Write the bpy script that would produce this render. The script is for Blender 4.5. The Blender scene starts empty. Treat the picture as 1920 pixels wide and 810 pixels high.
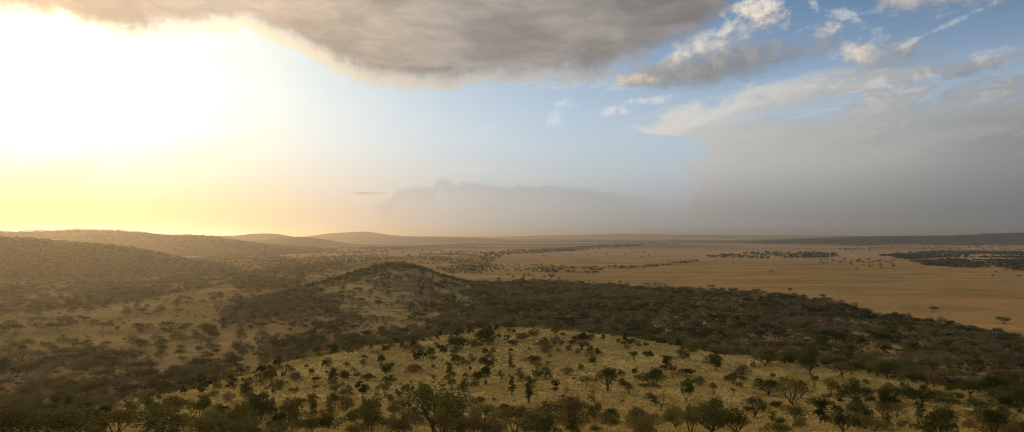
import math, random
import numpy as np

CAM_H = 70.0                      # height of the lookout above the plain
rng = np.random.default_rng(7)


# ------------------------------------------------------------------ terrain
def hash2(ix, iy, s):
    h = (ix.astype(np.int64) * 374761393 + iy.astype(np.int64) * 668265263 + s * 974634777) & 0xFFFFFFFF
    h = ((h ^ (h >> 13)) * 1274126177) & 0xFFFFFFFF
    h = ((h ^ (h >> 16)) * 2246822519) & 0xFFFFFFFF
    return ((h ^ (h >> 15)) & 0xFFFFFF) / float(0xFFFFFF)


def vnoise(x, y, s=0):
    ix, iy = np.floor(x), np.floor(y)
    fx, fy = x - ix, y - iy
    fx = fx * fx * fx * (fx * (fx * 6 - 15) + 10)
    fy = fy * fy * fy * (fy * (fy * 6 - 15) + 10)
    a, b = hash2(ix, iy, s), hash2(ix + 1, iy, s)
    c, d = hash2(ix, iy + 1, s), hash2(ix + 1, iy + 1, s)
    return (a + (b - a) * fx) * (1 - fy) + (c + (d - c) * fx) * fy


def fbm(x, y, s=0, octaves=4):
    """about -1 .. 1"""
    t, amp, tot = 0.0, 1.0, 0.0
    for k in range(octaves):
        t = t + amp * (vnoise(x, y, s + k * 17) * 2 - 1)
        tot += amp
        amp *= 0.5
        x, y = x * 2.03 + 11.7, y * 2.03 + 5.3
    return t / tot


def sstep(a, b, v):
    t = np.clip((v - a) / (b - a), 0, 1)
    return t * t * (3 - 2 * t)


def softplus(d, w):
    return w * np.logaddexp(0, d / w)


def plain_h(x, y):
    r = np.hypot(x, y)
    z = 0.9 * fbm(x / 160, y / 160, 3) * sstep(250, 500, r)
    z = z + 3.0 * fbm(x / 900, y / 900, 5, 3) * sstep(1200, 3000, r)
    z = z + 14.0 * (fbm(x / 5200, y / 3800, 9, 3) + 0.15) * sstep(5000, 14000, r)
    return z


SP_Y = [-200, -60, 0, 20, 40, 60, 85, 115, 150, 185, 215, 245, 270, 300, 600]
SP_Z = [56, 66, 68.2, 63.2, 58.4, 53.5, 48.0, 44.0, 40.6, 38.8, 38.2, 38.0, 37.6, 36.5, 30]
SP_LY = [-200, 0, 60, 100, 130, 160, 190, 215, 240, 262, 300, 600]
SP_LX = [-120, -110, -88, -72, -66, -62, -53, -42, -30, -16, 20, 60]
SP_RY = [-200, 0, 60, 110, 150, 185, 215, 245, 270, 600]
SP_RX = [150, 150, 150, 135, 108, 84, 60, 42, 22, 0]


def spur_h(x, y):
    x = np.asarray(x, float)
    y = np.asarray(y, float)
    z = np.interp(y, SP_Y, SP_Z)
    wob = 7 * fbm(x / 45, y / 45, 21, 3)
    left = np.interp(y, SP_LY, SP_LX) - x + wob
    right = x - np.interp(y, SP_RY, SP_RX) + wob
    front = y - 268 + 0.10 * np.abs(x - 10) + 0.5 * wob
    back = -90 - y
    z = z - 0.42 * softplus(left, 7) - 0.30 * softplus(right, 12) - 0.34 * softplus(front, 5) - 0.3 * softplus(back, 10)
    z = z - 0.03 * softplus(x - 50, 10)
    near = sstep(45, 90, np.hypot(x, y))
    z = z + near * (0.9 * fbm(x / 26, y / 26, 31, 4) + 0.25 * fbm(x / 6, y / 6, 33, 2))
    return z


def crest_hill(D, xs, zs, wf, wb, gully=0.22, glen=150.0, seed=40, rough=1.5, widen=0.0, xc=0.0):
    xs, zs = np.array(xs, float), np.array(zs, float)

    def h(x, y):
        x = np.asarray(x, float)
        y = np.asarray(y, float)
        d = D - y
        t = np.where(d > 0, d / wf, -d / wb)
        t = t * (1 + gully * fbm(x / glen, y / (glen * 3), seed, 3) * np.clip(t * 3, 0, 1))
        tc = np.clip(t, 0, 1)
        x2 = xc + (x - xc) * (1 - widen * tc * (d > 0))
        zc = np.interp(x2, xs, zs)
        k = max(glen * 0.12, 4)
        zc = (zc * 2 + np.interp(x2 - k, xs, zs) + np.interp(x2 + k, xs, zs)) / 4
        p = 0.5 * (1 + np.cos(np.pi * tc))
        z = (zc + 3) * p - 3
        return z + rough * fbm(x / (glen * 0.45), y / (glen * 0.45), seed + 5, 4) * np.clip(z / 12, 0, 1)
    return h


def px(D, pts):
    """crest read from the photo as (column, row) pairs at distance D -> world x, z"""
    xs = [(X - 960) / 1371 * D for X, Y in pts]
    zs = [CAM_H - (Y - 440) / 1371 * D for X, Y in pts]
    return xs, zs


C_KOPJE = px(900, [(480, 548), (560, 547), (620, 529), (680, 510), (715, 501), (740, 497), (765, 500), (790, 506), (830, 521), (880, 536), (940, 547), (1000, 548)])
C_WOODED = px(1500, [(-700, 452), (-300, 440), (0, 446), (111, 457), (185, 462), (225, 465), (249, 470), (272, 477), (296, 484), (320, 490), (400, 505), (420, 506)])
C_LEFT = px(2900, [(-500, 440), (-200, 438), (0, 436), (75, 434), (150, 432), (210, 432), (275, 437), (325, 443), (349, 440.5), (374, 441.5), (394, 445), (414, 450), (453, 454), (485, 458), (510, 463), (535, 466), (590, 474)])
C_FAR = px(6000, [(280, 452), (340, 446), (394, 442), (438, 442), (473, 439), (507, 437), (534, 443.5), (570, 450), (600, 457)])
C_FAR2 = px(5000, [(380, 459), (470, 452), (534, 445.7), (572, 444), (596, 447), (620, 453), (660, 460)])
C_BLUE = px(10000, [(430, 450), (560, 447), (585, 444), (610, 438), (664, 435.3), (694, 434), (704, 437), (723, 440), (753, 443), (850, 444.5), (905, 446), (960, 450)])
C_RIGHT = px(6000, [(1440, 456), (1500, 452), (1560, 448.5), (1586, 447), (1658, 444.5), (1735, 443), (1796, 443.7), (1833, 441), (1895, 438), (1920, 438), (2100, 435), (2500, 437), (2900, 456)])
C_HORIZON = px(18000, [(900, 446), (1000, 442), (1130, 439), (1190, 438), (1260, 439.5), (1400, 441), (1560, 441.5), (1700, 446)])

kopje_h = crest_hill(900, *C_KOPJE, wf=330, wb=190, gully=0.12, glen=70, seed=50, rough=1.2, widen=0.32, xc=-150)
wooded_h = crest_hill(1500, *C_WOODED, wf=440, wb=350, gully=0.25, glen=160, seed=60, rough=2.5)
left_h = crest_hill(2900, *C_LEFT, wf=560, wb=900, gully=0.3, glen=240, seed=70, rough=4)
far_h = crest_hill(6000, *C_FAR, wf=900, wb=1200, gully=0.3, glen=420, seed=80, rough=5)
far2_h = crest_hill(5000, *C_FAR2, wf=700, wb=700, gully=0.3, glen=400, seed=90, rough=4)
blue_h = crest_hill(10000, *C_BLUE, wf=1500, wb=2000, gully=0.3, glen=800, seed=100, rough=6)
right_h = crest_hill(6000, *C_RIGHT, wf=900, wb=2500, gully=0.25, glen=500, seed=110, rough=4)
horizon_h = crest_hill(18000, *C_HORIZON, wf=3000, wb=3000, gully=0.2, glen=1500, seed=120, rough=6)

HILLS = [spur_h, kopje_h, wooded_h, left_h, far_h, far2_h, blue_h, right_h, horizon_h]


def ground_h(x, y):
    z = plain_h(x, y)
    for h in HILLS:
        z = np.maximum(z, h(x, y))
    return z
# ------------------------------------------------------------------ end of terrain
import bpy

scene = bpy.context.scene
COL = scene.collection
SUN_AZ, SUN_EL = math.radians(-33.0), math.radians(10.5)      # left of the view, behind the cloud edge


# ------------------------------------------------------------------ node helpers
class V:
    """a node socket with arithmetic"""
    nt = None

    def __init__(self, s):
        self.s = s

    @staticmethod
    def m(op, *a, clamp=False):
        n = V.nt.nodes.new('ShaderNodeMath')
        n.operation = op
        n.use_clamp = clamp
        for k, q in enumerate(a):
            V.put(n.inputs[k], q)
        return V(n.outputs[0])

    @staticmethod
    def put(sock, q):
        if isinstance(q, V):
            V.nt.links.new(q.s, sock)
        elif isinstance(q, bpy.types.NodeSocket):
            V.nt.links.new(q, sock)
        else:
            sock.default_value = q

    def __add__(a, b): return V.m('ADD', a, b)
    def __radd__(a, b): return V.m('ADD', b, a)
    def __sub__(a, b): return V.m('SUBTRACT', a, b)
    def __rsub__(a, b): return V.m('SUBTRACT', b, a)
    def __mul__(a, b): return V.m('MULTIPLY', a, b)
    def __rmul__(a, b): return V.m('MULTIPLY', b, a)
    def __truediv__(a, b): return V.m('DIVIDE', a, b)
    def __pow__(a, b): return V.m('POWER', a, b)
    def clip(a): return V.m('ADD', a, 0.0, clamp=True)


def step(a, b, v):
    n = V.nt.nodes.new('ShaderNodeMapRange')
    n.interpolation_type = 'SMOOTHSTEP'
    V.put(n.inputs['Value'], v)
    n.inputs['From Min'].default_value, n.inputs['From Max'].default_value = (a, b) if a < b else (b, a)
    n.inputs['To Min'].default_value, n.inputs['To Max'].default_value = (0, 1) if a < b else (1, 0)
    return V(n.outputs['Result'])


def mixc(f, a, b, blend='MIX'):
    n = V.nt.nodes.new('ShaderNodeMix')
    n.data_type = 'RGBA'
    n.blend_type = blend
    n.clamp_result = False
    V.put(n.inputs[0], f)
    for k, q in ((6, a), (7, b)):
        V.put(n.inputs[k], q if isinstance(q, (V, bpy.types.NodeSocket)) else (*q, 1))
    return V(n.outputs[2])


def noise(vec, scale, detail=4, rough=0.55, dist=0.0, col=False):
    n = V.nt.nodes.new('ShaderNodeTexNoise')
    V.put(n.inputs['Vector'], vec)
    n.inputs['Scale'].default_value = scale
    n.inputs['Detail'].default_value = detail
    n.inputs['Roughness'].default_value = rough
    n.inputs['Distortion'].default_value = dist
    return V(n.outputs['Color' if col else 'Fac'])


def ramp(f, stops):
    n = V.nt.nodes.new('ShaderNodeValToRGB')
    V.put(n.inputs[0], f)
    e = n.color_ramp.elements
    while len(e) < len(stops):
        e.new(0.5)
    for q, (p, c) in zip(e, stops):
        q.position, q.color = p, (*c, 1)
    return V(n.outputs[0])


def xyz(x=0.0, y=0.0, z=0.0):
    n = V.nt.nodes.new('ShaderNodeCombineXYZ')
    for k, q in enumerate((x, y, z)):
        V.put(n.inputs[k], q)
    return V(n.outputs[0])


def sep(v):
    n = V.nt.nodes.new('ShaderNodeSeparateXYZ')
    V.put(n.inputs[0], v)
    return [V(o) for o in n.outputs]


def curve(v, pts, lo, hi, ylo, yhi):
    """piecewise curve over lo..hi -> ylo..yhi"""
    n = V.nt.nodes.new('ShaderNodeFloatCurve')
    c = n.mapping.curves[0]
    pts = [((x - lo) / (hi - lo), (y - ylo) / (yhi - ylo)) for x, y in pts]
    while len(c.points) < len(pts):
        c.points.new(0.5, 0.5)
    for p, (x, y) in zip(c.points, pts):
        p.location = (x, y)
        p.handle_type = 'AUTO_CLAMPED'
    n.mapping.extend = 'HORIZONTAL'
    n.mapping.update()
    V.put(n.inputs['Value'], ((v - lo) / (hi - lo)).clip())
    return V(n.outputs[0]) * (yhi - ylo) + ylo


def new_material(name):
    m = bpy.data.materials.new(name)
    m.use_nodes = True
    V.nt = m.node_tree
    m.node_tree.nodes.clear()
    out = m.node_tree.nodes.new('ShaderNodeOutputMaterial')
    return m, out


def position():
    return V(V.nt.nodes.new('ShaderNodeNewGeometry').outputs['Position'])


def principled(out, colour, rough=1.0, spec=0.0, normal=None):
    p = V.nt.nodes.new('ShaderNodeBsdfPrincipled')
    V.put(p.inputs['Base Color'], colour)
    p.inputs['Roughness'].default_value = rough
    p.inputs['Specular IOR Level'].default_value = spec
    if normal is not None:
        V.put(p.inputs['Normal'], normal)
    V.nt.links.new(p.outputs[0], out.inputs['Surface'])


def bump(h, strength, dist):
    n = V.nt.nodes.new('ShaderNodeBump')
    n.inputs['Strength'].default_value = strength
    n.inputs['Distance'].default_value = dist
    V.put(n.inputs['Height'], h)
    return V(n.outputs[0])


# ------------------------------------------------------------------ ground materials
def mat_plain():
    m, out = new_material('savannah_plain')
    p = position()
    x, y, z = sep(p)
    r = (x * x + y * y) ** 0.5
    big = noise(p, 1 / 420, 4, 0.55)
    mid = noise(p, 1 / 70, 4, 0.6)
    fine = noise(p, 1 / 5, 4, 0.7)
    c = mixc(step(0.36, 0.64, big), (0.48, 0.290, 0.105), (0.39, 0.260, 0.095))
    c = mixc(step(0.52, 0.70, mid) * 0.55, c, (0.52, 0.36, 0.17))
    c = mixc(step(0.52, 0.36, noise(p, 1 / 130, 5, 0.62)) * 0.6, c, (0.25, 0.175, 0.066))
    c = mixc(step(0.54, 0.62, noise(xyz(x * 0.4, y, 7.0), 1 / 60, 5, 0.6)) * 0.6, c, (0.50, 0.32, 0.115))
    c = mixc(step(0.60, 0.66, noise(xyz(x * 0.5, y, 9.0), 1 / 300, 5, 0.6)) * 0.6, c, (0.30, 0.15, 0.065))
    c = mixc(step(0.45, 0.70, fine) * 0.45, c, (0.24, 0.17, 0.075))
    # greener and duller grass in the valley on the left and between the groves
    left = step(60, -260, x + y * 0.10) * step(2600, 1300, r)
    c = mixc(left * 0.92, c, mixc(step(0.38, 0.62, mid), (0.235, 0.168, 0.056), (0.36, 0.25, 0.085)))
    c = mixc(step(0.56, 0.66, noise(xyz(x * 0.5, y, 0.0), 1 / 9, 4, 0.65)) * left * 0.75, c, (0.085, 0.066, 0.026))
    # pale dry tussock streaks
    c = mixc(step(0.60, 0.72, noise(xyz(x * 0.45, y, 0.0), 1 / 24, 3, 0.6)) * 0.5, c, (0.50, 0.37, 0.18))
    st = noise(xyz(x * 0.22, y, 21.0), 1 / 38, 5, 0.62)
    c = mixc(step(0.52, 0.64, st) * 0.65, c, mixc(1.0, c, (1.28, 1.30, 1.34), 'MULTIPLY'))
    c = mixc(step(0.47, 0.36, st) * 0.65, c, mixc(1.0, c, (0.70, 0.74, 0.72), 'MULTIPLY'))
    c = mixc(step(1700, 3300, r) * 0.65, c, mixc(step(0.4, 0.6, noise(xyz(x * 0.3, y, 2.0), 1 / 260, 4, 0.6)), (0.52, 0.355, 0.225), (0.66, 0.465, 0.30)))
    # far bush country: broad dark belts of thicket beyond the open plain
    belt = step(0.44, 0.53, noise(xyz(x * 0.28, y, 0.0), 1 / 1100, 5, 0.64)) * step(2900, 4800, r)
    c = mixc(belt * 0.8, c, (0.085, 0.075, 0.04))
    c = mixc(step(0.55, 0.68, noise(p, 1 / 60, 3, 0.7)) * step(2600, 5200, r) * 0.5, c, (0.10, 0.085, 0.045))
    
    principled(out, c, normal=bump(fine, 0.5, 0.6))
    return m


def mat_spur():
    m, out = new_material('dry_hill_grass')
    p = position()
    big = noise(p, 1 / 38, 4, 0.55)
    mid = noise(p, 1 / 9, 4, 0.6)
    fine = noise(p, 1 / 1.3, 4, 0.7)
    c = mixc(step(0.36, 0.62, big), (0.55, 0.42, 0.145), (0.45, 0.35, 0.12))
    c = mixc(step(0.46, 0.66, mid) * 0.45, c, (0.28, 0.215, 0.062))
    c = mixc(step(0.58, 0.70, noise(p, 1 / 15, 3, 0.6)) * 0.6, c, (0.30, 0.19, 0.095))
    c = mixc(step(0.45, 0.68, fine) * 0.35, c, (0.24, 0.185, 0.058))
    c = mixc(step(0.60, 0.68, noise(p, 1 / 24, 5, 0.65)) * 0.7, c, (0.27, 0.165, 0.10))
    principled(out, c, normal=bump(fine, 0.6, 0.25))
    return m


def mat_hill(name, grass, scrub, scale, cover, fade=0.0):
    m, out = new_material(name)
    p = position()
    a = noise(p, 1 / scale, 5, 0.62)
    b = noise(p, 1 / (scale * 0.16), 4, 0.65)
    c = mixc(step(0.35, 0.65, b), grass, tuple(q * 0.72 for q in grass))
    c = mixc((step(0.62 - cover * 0.5, 0.74 - cover * 0.5, a * 0.55 + b * 0.45)) * 0.85, c, scrub)
    principled(out, c, normal=bump(b, 0.6, scale * 0.02))
    return m


def leaf_material(name, stops):
    m, out = new_material(name)
    t = V.nt.nodes.new('ShaderNodeAttribute')
    t.attribute_type, t.attribute_name = 'GEOMETRY', 'tint'
    o = V.nt.nodes.new('ShaderNodeAttribute')
    o.attribute_type, o.attribute_name = 'OBJECT', 'tint'
    isl = V(V.nt.nodes.new('ShaderNodeNewGeometry').outputs['Random Per Island'])
    f = (V(t.outputs['Fac']) + V(o.outputs['Fac']) + (isl - 0.5) * 0.16).clip()
    c = ramp(f, stops)
    c = mixc(isl, mixc(1.0, c, (0.78, 0.80, 0.78), 'MULTIPLY'), mixc(1.0, c, (1.22, 1.20, 1.12), 'MULTIPLY'))
    d = V.nt.nodes.new('ShaderNodeBsdfDiffuse')
    tr = V.nt.nodes.new('ShaderNodeBsdfTranslucent')
    V.put(d.inputs['Color'], c)
    V.put(tr.inputs['Color'], mixc(1.0, c, (1.1, 1.05, 0.6), 'MULTIPLY'))
    mx = V.nt.nodes.new('ShaderNodeMixShader')
    mx.inputs[0].default_value = 0.28
    V.nt.links.new(d.outputs[0], mx.inputs[1])
    V.nt.links.new(tr.outputs[0], mx.inputs[2])
    V.nt.links.new(mx.outputs[0], out.inputs['Surface'])
    return m


def mat_bark():
    m, out = new_material('bark')
    p = position()
    c = mixc(noise(p, 6, 4, 0.6), (0.060, 0.044, 0.030), (0.135, 0.105, 0.075))
    principled(out, c)
    return m


def mat_tuft():
    m, out = new_material('grass_tuft')
    p = position()
    isl = V(V.nt.nodes.new('ShaderNodeNewGeometry').outputs['Random Per Island'])
    c = ramp(isl * 0.5 + step(0.3, 0.7, noise(p, 1 / 18, 4, 0.6)) * 0.5,
             [(0.0, (0.42, 0.33, 0.115)), (0.35, (0.51, 0.40, 0.135)), (0.7, (0.56, 0.43, 0.155)), (1.0, (0.62, 0.49, 0.19))])
    d = V.nt.nodes.new('ShaderNodeBsdfDiffuse')
    tr = V.nt.nodes.new('ShaderNodeBsdfTranslucent')
    V.put(d.inputs['Color'], c)
    V.put(tr.inputs['Color'], c)
    mx = V.nt.nodes.new('ShaderNodeMixShader')
    mx.inputs[0].default_value = 0.35
    V.nt.links.new(d.outputs[0], mx.inputs[1])
    V.nt.links.new(tr.outputs[0], mx.inputs[2])
    V.nt.links.new(mx.outputs[0], out.inputs['Surface'])
    return m


LEAF_STOPS = [(0.0, (0.026, 0.038, 0.011)), (0.22, (0.062, 0.078, 0.020)), (0.45, (0.135, 0.137, 0.040)),
              (0.62, (0.195, 0.172, 0.058)), (0.80, (0.195, 0.142, 0.070)), (1.0, (0.245, 0.200, 0.125))]
M_LEAF = leaf_material('foliage', LEAF_STOPS)
M_BARK = mat_bark()
M_TUFT = mat_tuft()


# ------------------------------------------------------------------ mesh helpers
def mesh_from(name, verts, faces, mats, mat_index=None, tint=None, smooth=False):
    """verts (n,3); faces (m,4) or (m,3) index arrays, or a list of such arrays"""
    me = bpy.data.meshes.new(name)
    groups = faces if isinstance(faces, list) else [faces]
    loops = np.concatenate([f.ravel() for f in groups]).astype(np.int32)
    counts = np.concatenate([np.full(len(f), f.shape[1]) for f in groups]).astype(np.int32)
    starts = np.concatenate([[0], np.cumsum(counts)[:-1]]).astype(np.int32)
    me.vertices.add(len(verts))
    me.vertices.foreach_set('co', np.ascontiguousarray(verts, np.float32).ravel())
    me.loops.add(len(loops))
    me.loops.foreach_set('vertex_index', loops)
    me.polygons.add(len(counts))
    me.polygons.foreach_set('loop_start', starts)
    me.polygons.foreach_set('loop_total', counts)
    for q in mats:
        me.materials.append(q)
    if mat_index is not None:
        me.polygons.foreach_set('material_index', np.asarray(mat_index, np.int32))
    if smooth:
        me.polygons.foreach_set('use_smooth', np.ones(len(counts), bool))
    me.update(calc_edges=True)
    if tint is not None:
        a = me.attributes.new('tint', 'FLOAT', 'FACE')
        a.data.foreach_set('value', np.asarray(tint, np.float32))
    return me


def link(name, me, parent=None):
    o = bpy.data.objects.new(name, me)
    COL.objects.link(o)
    o.parent = parent
    return o


def tag(o, label, cat=None, group=None, kind=None):
    o['label'] = label
    if cat:
        o['category'] = cat
    if group:
        o['group'] = group
    if kind:
        o['kind'] = kind
    return o


def grid_faces(nr, nc, wrap=False):
    i = np.arange(nr - 1)[:, None] * nc
    j = np.arange(nc if wrap else nc - 1)[None, :]
    k = (j + 1) % nc
    return np.stack([i + j, i + k, i + nc + k, i + nc + j], -1).reshape(-1, 4)


# ------------------------------------------------------------------ the land
def polar_ground():
    az = np.radians(np.concatenate([np.arange(-180, -48, 4.0), np.arange(-48, 48, 0.25), np.arange(48, 180, 4.0)]))
    r = np.concatenate([[2.0], np.exp(np.linspace(np.log(60), np.log(46000), 300))])
    A, R = np.meshgrid(az, r)
    x, y = R * np.sin(A), R * np.cos(A)
    z = plain_h(x, y)
    v = np.stack([x, y, z], -1).reshape(-1, 3)
    f = grid_faces(len(r), len(az), True)[:, ::-1]
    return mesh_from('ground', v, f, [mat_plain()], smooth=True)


def patch(name, h, xr, yr, nx, ny, mat, label, cat):
    x, y = np.meshgrid(np.linspace(*xr, nx), np.linspace(*yr, ny))
    z = h(x, y)
    base = plain_h(x, y)
    z = np.where(z < base - 4, base - 4, z)
    keep = z > base - 3.9
    f = grid_faces(ny, nx)
    f = f[keep.ravel()[f].any(1)]
    v = np.stack([x, y, z], -1).reshape(-1, 3)
    used, inv = np.unique(f, return_inverse=True)
    o = link(name, mesh_from(name, v[used], inv.reshape(-1, 4), [mat], smooth=True))
    return tag(o, label, cat, kind='structure')


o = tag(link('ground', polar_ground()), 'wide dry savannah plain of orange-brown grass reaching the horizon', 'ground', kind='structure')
patch('hillside', spur_h, (-250, 330), (-160, 520), 340, 400, mat_spur(), 'near grassy spur of straw-yellow hillside dotted with bushes', 'hillside')
patch('hill', kopje_h, (-460, 140), (555, 1105), 240, 220,
      mat_hill('knoll_grass', (0.44, 0.335, 0.125), (0.13, 0.105, 0.05), 60, 0.35),
      'low rounded knoll with a dark wooded crest in mid distance', 'hill')
patch('hill', wooded_h, (-1900, -480), (1040, 1870), 240, 160,
      mat_hill('wooded_slope', (0.17, 0.110, 0.048), (0.075, 0.055, 0.026), 120, 0.6),
      'dark wooded hill at the left edge above the valley', 'hill')
patch('hill', left_h, (-3200, -700), (2300, 3850), 260, 160,
      mat_hill('long_slope', (0.36, 0.25, 0.12), (0.11, 0.085, 0.045), 200, 0.5),
      'long hazy ridge under the yellow glow at the left', 'hill')
patch('hill', far2_h, (-2300, -1000), (4250, 5750), 120, 90,
      mat_hill('far_slope_one', (0.26, 0.18, 0.09), (0.10, 0.08, 0.045), 300, 0.6),
      'lower hazy hump in front of the pale double hill', 'hill')
patch('hill', far_h, (-3100, -1400), (5050, 7250), 140, 100,
      mat_hill('far_slope_two', (0.26, 0.18, 0.09), (0.10, 0.08, 0.045), 300, 0.6),
      'pale double-humped hill beyond the long left ridge', 'hill')
patch('hill', blue_h, (-4100, 100), (8400, 12100), 200, 90,
      mat_hill('far_slope_three', (0.24, 0.17, 0.09), (0.10, 0.08, 0.05), 500, 0.6),
      'faint grey-mauve flat hill on the horizon left of centre', 'hill')
patch('hill', right_h, (2000, 9000), (5050, 8600), 240, 110,
      mat_hill('dark_ridge', (0.17, 0.13, 0.075), (0.055, 0.055, 0.035), 420, 0.8),
      'dark low wooded ridge rising at the right end of the horizon', 'hill')
patch('hill', horizon_h, (-1200, 10200), (14900, 21100), 160, 80,
      mat_hill('horizon_rise', (0.20, 0.16, 0.11), (0.09, 0.08, 0.06), 900, 0.6),
      'barely visible blue-grey rise on the horizon right of centre', 'hill')


# ------------------------------------------------------------------ plants
def unit(v):
    return v / np.maximum(np.linalg.norm(v, axis=-1, keepdims=True), 1e-9)


def leaf_quads(g, c, nrm, size, aspect=0.62):
    """a little four-sided spray of leaves at every centre"""
    n = len(c)
    nrm = unit(nrm)
    t = unit(np.cross(nrm, g.normal(size=(n, 3))))
    b = np.cross(nrm, t)
    s = (size * g.uniform(0.65, 1.35, n))[:, None]
    j = g.uniform(0.6, 1.15, (n, 4, 1))
    v = np.stack([c + t * s * j[:, 0], c + b * s * aspect * j[:, 1], c - t * s * j[:, 2], c - b * s * aspect * j[:, 3]], 1)
    v = v + nrm[:, None, :] * (g.normal(size=(n, 4, 1)) * 0.18 * s[:, None])
    return v.reshape(-1, 3), np.arange(n * 4).reshape(n, 4)


def tube(pts, rad, sides=5):
    pts, rad = np.asarray(pts, float), np.asarray(rad, float)
    d = unit(np.gradient(pts, axis=0))
    u = unit(np.cross(d, [0.31, 0.87, 0.2]))
    w = np.cross(d, u)
    a = np.linspace(0, 2 * np.pi, sides, endpoint=False)
    v = pts[:, None, :] + rad[:, None, None] * (np.cos(a)[None, :, None] * u[:, None, :] + np.sin(a)[None, :, None] * w[:, None, :])
    return v.reshape(-1, 3), grid_faces(len(pts), sides, True)


def join(parts):
    vs, fs, n = [], [], 0
    for v, f in parts:
        vs.append(v)
        fs.append(f + n)
        n += len(v)
    return np.concatenate(vs), np.concatenate(fs)


def limb(g, a, b, r0, r1, sag=0.08, sides=5, n=5):
    a, b = np.asarray(a, float), np.asarray(b, float)
    t = np.linspace(0, 1, n)[:, None]
    p = a + (b - a) * t
    p = p + g.normal(size=(n, 3)) * sag * np.linalg.norm(b - a) * (t * (1 - t) * 4) * 0.5
    p[:, 2] += -sag * np.linalg.norm(b - a) * (t * (1 - t) * 4)[:, 0]
    return tube(p, np.linspace(r0, r1, n), sides)


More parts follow.
